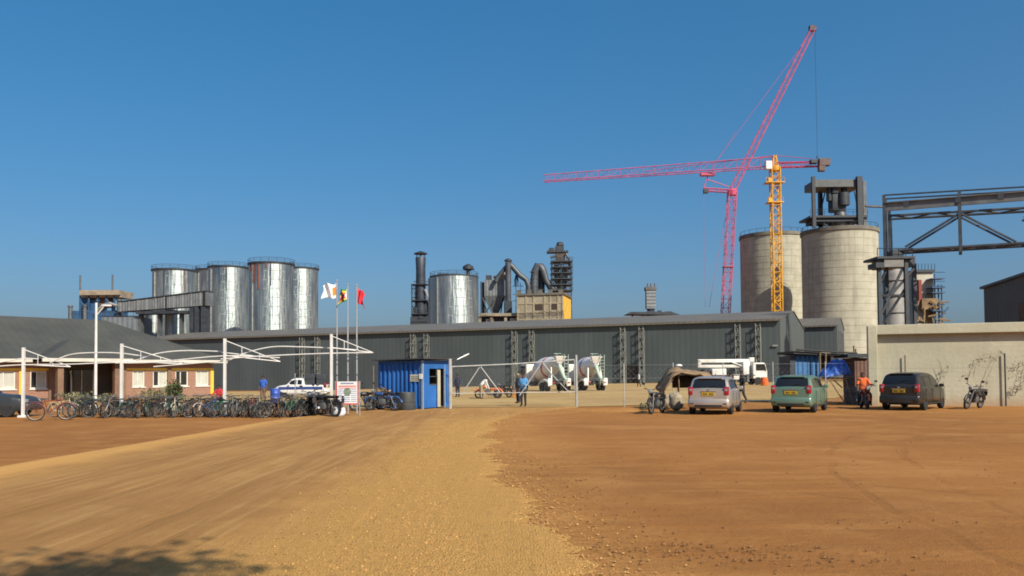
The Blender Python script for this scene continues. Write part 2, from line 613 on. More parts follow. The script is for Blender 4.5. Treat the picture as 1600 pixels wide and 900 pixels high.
def shed(name, label, loc, rz, L, W, eave, ridge, overlap=0.35):
    t = thing(name, label, 'shed', loc, rz)
    def gable(x0):
        return [(x0, 0, -3), (x0, W, -3), (x0, W, eave), (x0, W / 2, ridge), (x0, 0, eave)]
    mb = MB()
    mb.span((0, 0, -3), (L - 0.12, 0.12, eave - 0.03))
    mb.build('wall', SHED, t)
    mb = MB(); mb.span((0, W - 0.12, -3), (L - 0.12, W, eave - 0.03))
    mb.build('wall', SHED, t)
    mb = MB()
    mb.prism([(p[0], p[1], p[2] - 0.05) for p in gable(L - 0.12)], (0.12, 0, 0))
    mb.build('end_wall', SHED_END, t)
    mb = MB()
    k = (ridge - eave) / (W / 2)
    for s in (0, 1):
        y0, y1 = (-overlap, W / 2) if s == 0 else (W + overlap, W / 2)
        a = [(-0.4, y0, eave - k * overlap), (-0.4, y1, ridge), (-0.4, y1, ridge + 0.12), (-0.4, y0, eave - k * overlap + 0.12)]
        mb.prism(a, (L + 0.55, 0, 0))
    mb.build('roof', SHED_ROOF, t)
    mb = MB()
    mb.span((-0.4, -overlap - 0.22, eave - 0.28), (L + 0.15, -overlap + 0.02, eave + 0.0))
    mb.build('gutter', SHED_ROOF, t)
    return t
A = Vector((40.7, 126, 0)); T1 = Vector((0.909, -0.418, 0)).normalized(); RZ1 = math.atan2(T1.y, T1.x)
L1 = 138
loc1 = A - T1 * L1
sh1 = shed('warehouse', 'long dark grey sheet metal warehouse with pale low roof spanning the yard', loc1, RZ1, L1, 36, 9.6, 11.9)
f1 = Frame(loc1, RZ1)
# lattice columns stand in pairs along its front
for px in (643, 664, 802, 829, 972, 1001, 1152, 1184, 469, 493):
    p = f1.face(px, 540, -1.0)
    mb = MB()
    z0 = gz(*(f1.M @ Vector((p.x, -1, 0))).xy) - 0.2
    mb.lattice((p.x, -0.45, z0), (p.x, -0.45, 9.0), 0.7, 1.5, 0.045, 0.022, up=Vector((0, 1, 0)))
    for k in range(6):
        mb.box((p.x, -0.45, 1.2 + k * 1.5), (0.82, 0.74, 0.05))
    mb.build('lattice_column', PALEGREEN, sh1)
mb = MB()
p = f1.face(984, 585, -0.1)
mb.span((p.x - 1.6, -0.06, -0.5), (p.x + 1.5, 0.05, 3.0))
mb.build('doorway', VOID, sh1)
mb = MB()
p = f1.face(1212, 540, -0.1); mb.span((p.x - .5, -0.25, p.z - .12), (p.x + .3, 0.02, p.z + .12))
mb.build('wall_lamp', PALESTEEL, sh1)
# small annexe shed
A2 = Vector((65, 166, 0)); L2 = 9
loc2 = A2 - T1 * L2
sh2 = shed('annexe_shed', 'smaller dark grey gabled shed beside the end of the long warehouse', loc2, RZ1, L2, 24, 10.8, 12.9)
for k in range(5):
    mb = MB(); mb.box((L2 + 0.06, 3 + k * 4.5, 4.6), (0.14, 0.35, 10.4)); mb.build('end_column', MIDSTEEL, sh2)

# grey building far right
Yb = 128
p0 = P(1537, 452, Yb); p1 = P(1640, 418, Yb - 14)
d = (p1 - p0); d.z = 0
rz = math.atan2(d.y, d.x)
t = thing('grey_building', 'tall dark grey clad building behind the concrete wall at far right', 'building', (p0.x, p0.y, 0), rz)
fr = Frame((p0.x, p0.y, 0), rz)
a = fr.face(1537, 452); bq = fr.face(1600, 431)
sl_ = (bq.z - a.z) / (bq.x - a.x)
W = 22
mb = MB(); mb.prism([(0, 0, 0), (W, 0, 0), (W, 0, a.z + sl_ * W), (0, 0, a.z)], (0, 25, 0)); mb.build('wall', mat('far_clad', (0.10, 0.105, 0.105), 0.6, 0, 0.15, 0.3, rib=('X', 0.8, 0.05)), t)
mb = MB(); mb.prism([(-0.4, -0.4, a.z + 0.03), (W, -0.4, a.z + sl_ * W + 0.03), (W, -0.4, a.z + sl_ * W + 0.4), (-0.4, -0.4, a.z + 0.4)], (0, 26, 0)); mb.build('roof', MIDSTEEL, t)
mb = MB(); x = fr.face(1592, 480).x; mb.span((x, -0.06, 0), (x + 3, 0.02, fr.face(1592, 474).z)); mb.build('stained_panel', mat('rust_panel', (0.13, 0.085, 0.06), 0.8, 0, 0.4, 0.8), t)

# ------------------------------------------------------------------ silos
def silo_steel():
    if 'silo_steel' in MATS:
        return MATS['silo_steel']
    M = bpy.data.materials.new('silo_steel'); M.use_nodes = True
    nt = M.node_tree; b = nt.nodes['Principled BSDF']
    v = coord(nt)
    vs_ = coord(nt, (0.7, 0.7, 0.06))
    st = noise(nt, vs_, 2.2, 5)
    sep = N(nt, 'ShaderNodeSeparateXYZ'); nt.links.new(v, sep.inputs[0])
    band = math_(nt, 'FRACT', math_(nt, 'MULTIPLY', sep.outputs[2], 0.42))
    seam = ramp(nt, band, 0.0, 0.06)
    c = mixc(nt, ramp(nt, st, 0.35, 0.7), (0.31, 0.365, 0.375), (0.46, 0.52, 0.515))
    c = mixc(nt, seam, (0.32, 0.355, 0.355), c)
    c = mixc(nt, ramp(nt, noise(nt, v, 0.5, 5), 0.4, 0.7, 0, 0.3), c, (0.34, 0.38, 0.38))
    nt.links.new(c, b.inputs['Base Color'])
    nt.links.new(ramp(nt, noise(nt, coord(nt, (0.5, 0.5, 0.12)), 0.9, 5), 0.3, 0.7, 0.72, 0.95), b.inputs['Metallic'])
    nt.links.new(ramp(nt, st, 0.3, 0.7, 0.40, 0.60), b.inputs['Roughness'])
    wv = N(nt, 'ShaderNodeTexWave'); wv.bands_direction = 'Z'
    wv.inputs['Scale'].default_value = math.pi / 0.55 / 10
    nt.links.new(v, wv.inputs['Vector'])
    pv = bump(nt, b, wv.outputs['Fac'], 1.0, 0.006)
    b.inputs['Anisotropic Rotation'].default_value = 0.25
    b.inputs['Anisotropic'].default_value = 0.75
    tg = N(nt, 'ShaderNodeTangent'); tg.direction_type = 'RADIAL'; tg.axis = 'Z'
    nt.links.new(tg.outputs[0], b.inputs['Tangent'])
    bump(nt, b, math_(nt, 'ADD', math_(nt, 'MULTIPLY', seam, 0.2), math_(nt, 'MULTIPLY', st, 1.6)), 0.6, 0.2, pv)
    MATS['silo_steel'] = M
    return M
RUST = mat('red_oxide', (0.24, 0.05, 0.035), 0.7, 0.1, 0.3, 1)
def steel_silo(label, px, r_px, top, Y, extras=(), group=None, lip=1.06, base=-1.5):
    c = P(px, top, Y)
    r = r_px * Y / F
    t = thing('steel_silo', label, 'silo', (c.x, c.y, base), 0, group)
    h = c.z - base
    mb = MB(); mb.lathe([(r, 0), (r, h)], 64); mb.build('shell', silo_steel(), t, 40)
    mb = MB(); mb.lathe([(r * 1.005, h + 0.02), (r * lip, h + 0.05), (r * lip, h + 0.45), (r * 0.97, h + 0.5), (r * 0.15, h + 0.5 + r * 0.12), (0.001, h + 0.52 + r * 0.12)], 48); mb.build('roof', DARK, t, 40)
    mb = MB()
    for k in range(18):
        a = k * math.pi * 2 / 18
        mb.tube((r * lip * 0.98 * math.cos(a), r * lip * 0.98 * math.sin(a), h + .4), (r * lip * 0.98 * math.cos(a), r * lip * 0.98 * math.sin(a), h + 1.5), 0.045, 4)
    mb.torus((0, 0, h + 1.5), r * lip * 0.98, 0.05, 'Z', 36, 4); mb.torus((0, 0, h + 1.0), r * lip * 0.98, 0.04, 'Z', 36, 4)
    mb.build('handrail', DARK, t)
    mb = MB()
    for a in (R(-128), R(-52)):
        mb.box(((r + .1) * math.cos(a), (r + .1) * math.sin(a), h / 2), (0.3, 0.25, h * .98), a)
    mb.build('seam_post', PALESTEEL, t)
    for frac, ln, kind in extras:     # pipes hanging down from the lip
        x = frac * r
        yy = -math.sqrt(max(0, r * r - x * x)) - 0.14
        mb = MB(); mb.tube((x, yy, h + .2), (x, yy, h - ln), 0.13, 6)
        mb.build('roof_pipe', RUST if kind == 'red' else DARK, t)
    return t
steel_silo('galvanised steel silo rising behind the covered conveyor gallery', 273.5, 33, 425, 236, ((-0.1, 7, 'dark'), (0.75, 6, 'red')))
steel_silo('steel silo mostly hidden, only a narrow strip showing in the cluster', 336, 28, 424, 285)
steel_silo('galvanised steel silo just right of the conveyor gallery end', 357, 30, 420, 252, ((0.1, 1, 'red'), (0.22, 7, 'dark')))
steel_silo('tallest and widest steel silo with red pipes at its rim', 424, 34, 415, 226, ((-0.55, 5, 'red'), (-0.3, 7, 'red'), (-0.75, 2, 'red'), (0.26, 6, 'dark'), (0.05, 1.2, 'red')))
steel_silo('rightmost steel silo of the cluster, partly behind the tallest one', 468, 28.5, 422, 268)
steel_silo('low slim steel silo standing below the conveyor gallery', 240, 16, 488, 216, lip=1.02)
steel_silo('low steel bin between gallery underside and office roof', 268, 9, 488, 208, lip=1.02)
s6 = steel_silo('single squat steel silo beside the dark chimney stack', 709.5, 38, 435, 232, lip=1.01)
h6 = P(709, 435, 232).z + 1.5
mb = MB(); k = 232 / F
mb.tube((22 * k, 0, h6 + .6), (22 * k, 0, h6 + 2.2), .55, 10); mb.lathe([(0.3, 0), (1.5, .5), (1.5, 1.3), (.4, 2.0)], 12, (22 * k, 0, h6 + 2.0)); mb.box((26 * k, 0, h6 + 2.5), (2.2, .5, .4)); mb.build('roof_vent', DARK, s6)
mb = MB(); mb.box((-18 * k, -1, h6 + .9), (2.6, 1.2, .8)); mb.tube((-12 * k, -1, h6 + .6), (-8 * k, -1, h6 + 1.3), .3, 8); mb.build('roof_machine', DARK, s6)
mb = MB(); mb.box((-38 * k - .15, -.4, h6 / 2), (.5, .5, h6)); mb.build('ladder_cage', PALESTEEL, s6)

def concrete_silo_mat():
    M = bpy.data.materials.new('silo_concrete'); M.use_nodes = True
    nt = M.node_tree; b = nt.nodes['Principled BSDF']
    v = coord(nt)
    sep = N(nt, 'ShaderNodeSeparateXYZ'); nt.links.new(v, sep.inputs[0])
    ang = math_(nt, 'ARCTAN2', sep.outputs[1], sep.outputs[0])
    lift = ramp(nt, math_(nt, 'FRACT', math_(nt, 'MULTIPLY', sep.outputs[2], 0.55)), 0.0, 0.14)
    col = ramp(nt, math_(nt, 'FRACT', math_(nt, 'MULTIPLY', ang, 8.5)), 0.0, 0.12)
    st = noise(nt, coord(nt, (0.5, 0.5, 0.05)), 1.4, 5)
    n = noise(nt, v, 0.35, 6, 0.65)
    c = mixc(nt, ramp(nt, n, 0.3, 0.7), (0.335, 0.325, 0.25), (0.43, 0.42, 0.33))
    c = mixc(nt, ramp(nt, st, 0.45, 0.75, 0, 0.6), c, (0.22, 0.205, 0.165))
    c = mixc(nt, lift, mixc(nt, 0.2, c, (0.17, 0.16, 0.13)), c)
    c = mixc(nt, col, mixc(nt, 0.08, c, (0.19, 0.18, 0.145)), c)
    top = ramp(nt, noise(nt, coord(nt, (0.8, 0.8, 0.03)), 1.8, 5), 0.5, 0.75, 0, 0.5)
    c = mixc(nt, math_(nt, 'MULTIPLY', top, ramp(nt, sep.outputs[2], 20, 36)), c, (0.15, 0.14, 0.115))
    nt.links.new(c, b.inputs['Base Color']); b.inputs['Roughness'].default_value = 0.9
    bump(nt, b, math_(nt, 'ADD', lift, n), 0.5, 0.1)
    return M
CSILO = concrete_silo_mat()
def concrete_silo(label, px, r_px, top, Y):
    c = P(px, top, Y); r = r_px * Y / F
    t = thing('concrete_silo', label, 'silo', (c.x, c.y, 0))
    h = c.z
    mb = MB(); mb.lathe([(r, 0), (r, h)], 72); mb.build('shell', CSILO, t, 40)
    mb = MB(); mb.lathe([(r + .01, h - 1.0), (r * 1.03, h - 0.9), (r * 1.03, h + .05), (0.001, h + .06)], 72); mb.build('roof_slab', mat('dark_lip', (.17, .16, .13), .9, 0, .3, .5), t, 40)
    mb = MB()
    for k in range(24):
        a = k * math.pi / 12
        mb.tube((r * math.cos(a), r * math.sin(a), h), (r * math.cos(a), r * math.sin(a), h + 1.1), .05, 4)
    mb.torus((0, 0, h + 1.1), r, .05, 'Z', 40, 4)
    mb.build('handrail', DARK, t)
    return t, h, r
concrete_silo('left concrete silo of two, behind the yellow crane mast', 1207, 49.5, 369, 246)
cs, ch, cr = concrete_silo('right concrete silo of two, carrying a dark steel frame on its roof', 1311, 56.5, 362, 215)
# head frame on the roof of the right silo
Yh = 212
org = P(1311, 362, Yh); org.z = ch + .1
hf = thing('silo_head_frame', 'dark steel frame with hoist machinery on top of the right concrete silo', 'steel frame', org)
fh = Frame(org)
k = Yh / F
for x, wd, tp, yy in ((1270.5, 5, 276, -3), (1281, 6, 282, 5), (1342, 8, 276, -3), (1350, 5, 283, 4)):
    a = fh.face(x, tp, yy); mb = MB(); mb.box((a.x, yy, a.z / 2), (wd * k, wd * k, a.z)); mb.build('post', DARK if x != 1350 else MIDSTEEL, hf)
mb = MB(); fh.rect(mb, 1273, 280, 1346, 292, -2.8, 4.6); mb.build('top_deck', mat('deck_grey', (.10, .11, .115), .6, .2, .3, .6), hf)
mb = MB(); fh.rect(mb, 1266, 336, 1356, 340, -3.2, 5); fh.rect(mb, 1274, 341, 1348, 346, -2.6, 4.4); mb.build('middle_deck', DARK, hf)
mb = MB()
for x0, x1 in ((1266, 1356),):
    for yy in (327, 331): 
        a, b_ = fh.face(x0, yy, -3.2), fh.face(x1, yy, -3.2); mb.tube(a, b_, .05, 4)
    for i in range(9):
        a = fh.face(x0 + i * 11.2, 336, -3.2); mb.tube(a, (a.x, a.y, a.z + 1.3), .05, 4)
mb.build('handrail', DARK, hf)
mb = MB()
c = fh.face(1308, 330, 0); mb.cbox((c.x, 0, c.z + 2.2), (22 * k, 3.2, 30 * k), .3)
mb.cbox((c.x - 1.0, -.4, c.z + 5.0), (10 * k, 3, 10 * k), .3)
mb.lathe([(9 * k, 0), (9.5 * k, 1), (9 * k, 3.2)], 16, (c.x + 7 * k, -1.2, c.z + 1.2))
mb.tube((c.x - 13 * k, -.6, c.z + 2.5), (c.x - 13 * k, -.6, c.z + 6), 5 * k, 10); mb.tube((c.x + 10 * k, -.6, c.z + 2.5), (c.x + 10 * k, -.6, c.z + 6), 5 * k, 10)
mb.build('hoist_machine', DARK, hf, 35)
mb = MB(); c = fh.face(1312, 362, 0)
mb.lathe([(6 * k, 0), (10 * k, 1.2), (11 * k, 3), (8 * k, 4.2)], 18, (c.x, -.5, .1)); mb.build('hopper', MIDSTEEL, hf, 35)
mb = MB()
for (x0, y0, x1, y1) in ((1284, 346, 1298, 360), (1326, 346, 1340, 360), (1336, 348, 1326, 361), (1293, 350, 1286, 361)):
    mb = MB(); mb.tube(fh.face(x0, y0, -2), fh.face(x1, y1, -2), .18, 6); mb.build('brace', DARK, hf)
for (x0, y0, x1, y1) in ((1281, 294, 1281, 362), (1281, 338, 1290, 296), (1342, 336, 1334, 294)):
    mb = MB(); mb.tube(fh.face(x0, y0, 3), fh.face(x1, y1, 3), .16, 5); mb.build('brace', DARK, hf)
mb = MB(); a = fh.face(1352, 322, 1); b_ = fh.face(1386, 323.5, 1); mb.tube(a, b_, .32, 8); mb.build('link_pipe', MIDSTEEL, hf)
# ------------------------------------------------------------------ tower cranes
PINK = mat('crane_red', (0.54, 0.085, 0.175), 0.55, 0.0, 0.25, 0.6)
YELLOW = mat('crane_yellow', (0.72, 0.36, 0.025), 0.5, 0.0, 0.25, 0.6)
CONC = mat('counterweight_concrete', (0.15, 0.115, 0.11), 0.9, 0, 0.3, 1)
CABLE = mat('steel_cable', (0.08, 0.08, 0.09), 0.5, 0.5, 0.2, 3)
WHITE = mat('white_paint', (0.74, 0.74, 0.72), 0.45, 0, 0.12, 1.2)
Yc = 200
k = Yc / F
base = P(1216.5, 583, Yc); base.z = 0
t = thing('yellow_tower_crane', 'hammerhead tower crane with yellow mast and long red jib', 'crane', base)
fy = Frame(base)
topz = fy.face(1214, 262).z
mb = MB(); mb.lattice((0, 0, 0), (0, 0, topz), 2.0, 2.3, .17, .09, up=Vector((0, 1, 0))); mb.build('mast', YELLOW, t)
jl = P(849, 284, 212) - base; jr = P(1290, 256, 196.5) - base; jm = Vector((0, 0, topz + .4))
jd = (jr - jl); 
mb = MB(); mb.lattice(jm + Vector((-.6, 0, 1.0)), jl + Vector((0, 0, .9)), 2.5, 2.8, .105, .038, tri=True, w2=1.7); mb.build('jib', PINK, t)
# the trolley and hook
mb = MB(); c = jm.lerp(jl, .28); mb.box(c + Vector((0, 0, -1.0)), (3.4, 1.6, .6)); mb.tube(c + Vector((0, 0, -1.0)), c + Vector((0, 0, -2.2)), .12, 5); mb.build('trolley', PINK, t)
mb = MB(); mb.lattice(jm + Vector((.6, 0, .2)), jr, 1.1, 2.0, .13, .05); mb.build('counter_jib', PINK, t)
mb = MB(); mb.cbox(jr + Vector((-.4, 0, .35)), (2.6, 1.6, 1.7), .1); mb.cbox(jr + Vector((-1.0, 0, -1.0)), (1.5, 1.4, 1.6), .1); mb.build('counterweight', CONC, t)
mb = MB(); mb.cbox(jr + Vector((-2.9, 0, .5)), (1.6, 1.4, .9), .1); mb.build('winch', DARK, t)
mb = MB(); mb.lathe([(1.2, -1.2), (1.25, -.8), (1.25, -.3), (1.0, 0)], 16, jm); mb.lattice(jm, jm + Vector((0, 0, 2.6)), 1.2, 1.2, .14, .09, up=Vector((0, 1, 0)), w2=.5); mb.build('slewing_ring', YELLOW, t)
mb = MB(); mb.cbox(jm + Vector((-1.9, -1.0, -.1)), (1.5, 1.5, 2.0), .12); mb.build('cab', WHITE, t)
mb = MB(); ap = jm + Vector((0, 0, 2.6))
mb.tube(ap, jm.lerp(jl, .55) + Vector((0, 0, .9)), .07, 4); mb.tube(ap, jr + Vector((-3, 0, 1.2)), .07, 4); mb.build('stay_rod', PINK, t)
for zz, wd in ((fy.face(1214, 286).z, 3.0), (fy.face(1214, 317).z, 2.5)):
    mb = MB(); mb.box((-.3, 0, zz), (wd * 1.5, 2.6, .18)); 
    for sx in (-1, 1):
        mb.tube((-.3 + sx * wd * .74, -1.2, zz), (-.3 + sx * wd * .74, -1.2, zz + 1.1), .06, 4)
        mb.tube((-.3 + sx * wd * .74, -1.2, zz + 1.1), (-.3 - 0 * sx, -1.2, zz + 1.1), .05, 4)
    mb.box((-1.6, -.9, zz + .5), (.8, .9, 1.0)); mb.build('mast_platform', YELLOW if zz > 38 else MIDSTEEL, t)

Yp = 245
k = Yp / F
base = P(1132, 490, Yp); base.z = -.8
t = thing('red_luffing_crane', 'pink red luffing crane with its boom raised steeply into the sky', 'crane', base)
fp = Frame(base)
foot = fp.face(1128, 600); foot.z = 0
top = fp.face(1144, 300)
mb = MB(); mb.lattice((foot.x, 0, 0), top, 2.2, 2.6, .14, .06, up=Vector((0, 1, 0))); mb.build('mast', PINK, t)
tip = fp.face(1271, 43)
mb = MB(); mb.lattice(top + Vector((.3, 0, 1.0)), tip, 1.6, 2.6, .115, .04, up=Vector((0, 1, 0)), w2=1.25); mb.build('boom', PINK, t)
mb = MB(); mb.cbox(tip + Vector((-.3, 0, -.3)), (2.0, 1.3, 1.6), .1); mb.build('boom_head', DARK, t)
cj = fp.face(1099, 296); ca = fp.face(1104, 280)
mb = MB(); mb.lattice(top + Vector((0, 0, .2)), cj, .9, 1.8, .11, .05); mb.tube(top + Vector((0, 0, 1.2)), ca, .14, 5); mb.tube(cj, ca, .14, 5); mb.build('counter_jib', PINK, t)
mb = MB(); mb.cbox(cj + Vector((.7, 0, -.6)), (1.4, 1.3, 1.1), .1); mb.build('counterweight', DARK, t)
mb = MB(); mb.lathe([(1.3, -1), (1.5, .3), (1.0, .9)], 14, top); mb.build('slewing_ring', PINK, t)
mb = MB(); mb.tube(ca, fp.face(1124, 245), .045, 4); mb.tube(fp.face(1124, 245), fp.face(1262, 60), .045, 4); mb.tube(ca, fp.face(1150, 205), .03, 4); mb.build('pendant', PINK, t)
hk = fp.face(1274, 243)
mb = MB(); mb.tube(tip + Vector((.4, 0, 0)), (tip.x + .4, 0, hk.z), .045, 4); mb.build('hoist_rope', CABLE, t)
mb = MB(); mb.cbox((tip.x + .4, 0, hk.z - .5), (.5, .3, 1.0), .08); mb.build('hook_block', DARK, t)
mb = MB(); mb.tube(cj, fp.face(1102, 480), .035, 4); mb.tube(fp.face(1133, 340), fp.face(1108, 480), .05, 4); mb.build('guy_rope', PINK, t)
mb = MB(); mb.box((foot.lerp(top, .6)) + Vector((0, 0, 0)), (2.9, 2.9, .25)); mb.box((foot.lerp(top, .33)), (2.9, 2.9, .25)); mb.build('mast_platform', PINK, t)

# ------------------------------------------------------------------ left plant and conveyor gallery
BLUEPLANT = mat('plant_blue', (0.035, 0.10, 0.21), 0.5, 0.1, 0.3, 0.6)
TANSHEET = mat('dusty_tan_sheet', (0.30, 0.25, 0.19), 0.85, 0, 0.3, 0.6)
GALV = mat('gallery_sheet', (0.20, 0.22, 0.23), 0.5, 0.4, 0.25, 0.4, rib=('X', 0.7, 0.05))
Yl = 206
org = P(160, 583, Yl); org.z = -1.5
t = thing('blue_process_plant', 'blue steel process plant with dusty tan top behind the office roof', 'plant', org)
f = Frame(org)
k = Yl / F
mb = MB(); f.rect(mb, 124, 453, 186, 461, -1, 7); f.rect(mb, 128, 461, 190, 465, 0, 6); mb.build('upper_deck', TANSHEET, t)
mb = MB()
for x in (126, 139, 153, 166, 179):
    for yy in (0, 6):
        a = f.face(x, 462, yy); mb.box((a.x, yy, a.z / 2), (.35, .35, a.z))
for (x0, y0, x1, y1) in ((126, 470, 139, 490), (139, 470, 126, 490), (166, 466, 180, 490), (153, 490, 166, 470)):
    mb.tube(f.face(x0, y0, 0), f.face(x1, y1, 0), .14, 5)
mb.build('frame', BLUEPLANT, t)
mb = MB(); f.rect(mb, 127, 465, 138, 484, 1, 5); f.rect(mb, 141, 470, 152, 486, 1, 5); f.rect(mb, 112, 485, 182, 500, 0, 6); f.rect(mb, 108, 492, 125, 505, 1, 5); mb.build('machine_housing', BLUEPLANT, t)
mb = MB(); f.rect(mb, 155, 466, 170, 480, 1, 4); mb.build('dusty_machine', mat('rusty_brown', (.16, .10, .075), .8, 0, .4, .8), t)
for x, tp in ((125.5, 430), (176, 429)):
    a = f.face(x, tp, 3); mb = MB(); mb.tube((a.x, 3, 0), a, .26, 8, .2); mb.build('vent_stack', MIDSTEEL, t)
for x, tp in ((110, 480), (132.5, 479), (186, 470)):
    a = f.face(x, tp, -.8); mb = MB(); mb.tube((a.x, -.8, 8), a, .48, 10); mb.tube(a, a + Vector((0, 0, .4)), .62, 10); mb.build('duct', MIDSTEEL, t, 40)
mb = MB(); mb.path([f.face(x, y, -1) for x, y in ((150, 487), (160, 478), (172, 474), (184, 478))], .4, 8); mb.build('bent_duct', PALESTEEL, t, 40)
mb = MB(); f.rect(mb, 158, 495, 216, 545, -3, 5); mb.build('lower_bin', mat('dull_grey_sheet', (.15, .17, .19), .6, .2, .2, .5, rib=('X', 1.2, .08)), t)
mb = MB(); a, b_ = f.face(156, 494, -3.1), f.face(217, 494, -3.1); mb.tube(a, b_, .12, 4); 
for i in range(8):
    q_ = a.lerp(b_, i / 7); mb.tube(q_, q_ + Vector((0, 0, 1)), .06, 4)
mb.tube(a + Vector((0, 0, 1)), b_ + Vector((0, 0, 1)), .06, 4); mb.build('handrail', DARK, t)

Yg = 203
a0, a1 = P(182, 486, Yg), P(324, 480, Yg - 3)
d = a1 - a0; d.z = 0
rz = math.atan2(d.y, d.x)
org = Vector((a0.x, a0.y, -1.5))
t = thing('conveyor_gallery', 'covered grey conveyor gallery bridging from the blue plant to the steel silos', 'conveyor', org, rz)
f = Frame(org, rz)
A_, B_, C_, D_ = f.face(184, 487), f.face(323, 477), f.face(323, 456), f.face(184, 473)
mb = MB(); mb.prism([A_, B_, C_, D_], (0, 3.2, 0)); mb.build('enclosure', GALV, t)
for i in range(10):
    u = (i + .3) / 10
    lo, hi = A_.lerp(B_, u), D_.lerp(C_, u)
    mb = MB(); mb.box(((lo + hi) / 2) + Vector((0, -.06, 0)), (.32, .12, (hi - lo).length * 1.0)); mb.build('rib', PALESTEEL, t)
mb = MB()
lo, hi = A_.lerp(B_, .54), D_.lerp(C_, .54); mb.box((lo + hi) / 2 + Vector((0, -.03, 0)), (.7, .08, (hi - lo).length)); lo, hi = A_.lerp(B_, .97), D_.lerp(C_, .97); mb.box((lo + hi) / 2 + Vector((0, -.03, 0)), (.7, .08, (hi - lo).length))
mb.build('opening', VOID, t)
mb = MB(); a, b_ = f.face(212, 487.5, -.3), f.face(292, 487, -.3); mb.span((a.x, -.4, a.z - .5), (b_.x, 3.6, a.z + .15)); a, b_ = f.face(184, 472, -.2), f.face(322, 455, -.2); mb.prism([a, b_, b_ + Vector((0, 0, .25)), a + Vector((0, 0, .25))], (0, 3.6, 0)); mb.build('deck_beam', DARK, t)
for x in (303, 311, 321):
    a = f.face(x, 470, 1.5); mb = MB(); mb.box((a.x, 1.5, a.z / 2 - .5), (1.0, 2.6, a.z - 1)); mb.build('trestle', DARK, t)
for x in (221, 250, 284):
    a = f.face(x, 490, 1.5); mb = MB(); mb.box((a.x, 1.5, a.z / 2), (.5, 1.6, a.z)); mb.build('trestle_leg', MIDSTEEL, t)

# ------------------------------------------------------------------ kiln plant in the middle
Yk = 256
k = Yk / F
def origin(px, Y, z=-1.2):
    o_ = P(px, 583, Y); o_.z = z
    return o_
org = origin(658, Yk)
t = thing('chimney_stack', 'dark chimney stack with flat rain cap beside the squat silo', 'chimney', org)
f = Frame(org)
h = f.face(658, 402).z
mb = MB(); mb.lathe([(1.75, 0), (1.62, h * .6), (1.45, h - 4), (1.6, h - .2), (1.5, h)], 24); mb.build('shaft', mat('sooty_blue_steel', (.045, .055, .075), .5, .2, .3, .4), t, 40)
mb = MB(); mb.lathe([(2.0, h + .9), (2.1, h + 1.2), (.3, h + 1.9)], 20); 
for a in range(4):
    mb.tube((1.2 * math.cos(a * 1.57), 1.2 * math.sin(a * 1.57), h - .2), (1.2 * math.cos(a * 1.57), 1.2 * math.sin(a * 1.57), h + 1.0), .1, 4)
mb.build('rain_cap', DARK, t)
a, b_ = f.face(646, 506, -1), f.face(646, 444, -1)
mb = MB(); mb.lattice((a.x, -1, 0), (b_.x, -1, b_.z), 1.1, 1.4, .09, .06, up=Vector((0, 1, 0))); mb.build('ladder_tower', DARK, t)
for y in (445, 470, 491, 503):
    a = f.face(658, y, 0); mb = MB(); mb.box((a.x - .3, 0, a.z), (5.0, 4.4, .2)); mb.torus((a.x, 0, a.z + 1.0), 2.3, .06, 'Z', 16, 4); mb.build('gallery', DARK, t)
mb = MB(); f.rect(mb, 641, 495, 672, 520, -2, 3); f.rect(mb, 664, 470, 672, 497, -1, 2); f.rect(mb, 645, 480, 652, 495, -1.5, 1); mb.build('machine_block', DARK, t)
mb = MB(); mb.path([f.face(x, y, -1.5) for x, y in ((664, 452), (668, 462), (671, 475), (673, 500))], .35, 6); mb.build('down_pipe', PALESTEEL, t)

org = origin(774, Yk)
t = thing('bag_filter', 'grey dust filter with tapering hopper beside the tall riser duct', 'filter plant', org)
f = Frame(org)
GREYF = mat('filter_grey', (.17, .185, .195), .55, .2, .2, .6, rib=('X', 1.0, .06))
mb = MB(); f.rect(mb, 757, 437, 789, 462, 0, 6); mb.build('housing', GREYF, t)
mb = MB()
tl, tr, bl, br = f.face(757, 462), f.face(789, 462), f.face(770, 490), f.face(778, 490)
for (p, q_, y0, y1, u, v_) in ():
    pass
vs_ = [tl, tr, tr + Vector((0, 6, 0)), tl + Vector((0, 6, 0)), bl + Vector((0, 2.3, 0)), br + Vector((0, 2.3, 0)), br + Vector((0, 3.7, 0)), bl + Vector((0, 3.7, 0))]
mb.add(vs_, [(0, 1, 2, 3), (4, 5, 6, 7), (0, 1, 5, 4), (1, 2, 6, 5), (2, 3, 7, 6), (3, 0, 4, 7)]); mb.build('hopper', GREYF, t)
mb = MB()
for x in (757.5, 788.5):
    for yy in (.3, 5.7):
        a = f.face(x, 462, yy); mb.box((a.x, yy, a.z / 2), (.4, .4, a.z))
for (x0, y0, x1, y1) in ((757, 463, 770, 490), (789, 463, 778, 490), (757, 490, 772, 470), (752, 440, 752, 500), (754, 465, 764, 495), (786, 466, 782, 492)):
    mb.tube(f.face(x0, y0, 0), f.face(x1, y1, 0), .2, 5)
f.rect(mb, 751, 441, 757, 500, 1, 5)
mb.build('leg_frame', DARK, t)
mb = MB(); f.rect(mb, 759, 430, 768, 437, 1, 4); mb.build('fan', DARK, t)
mb = MB(); f.rect(mb, 770, 431, 790, 437, 1, 5); f.rect(mb, 780, 426, 791, 431, 1.5, 4.5); mb.build('light_cover', TANSHEET, t)

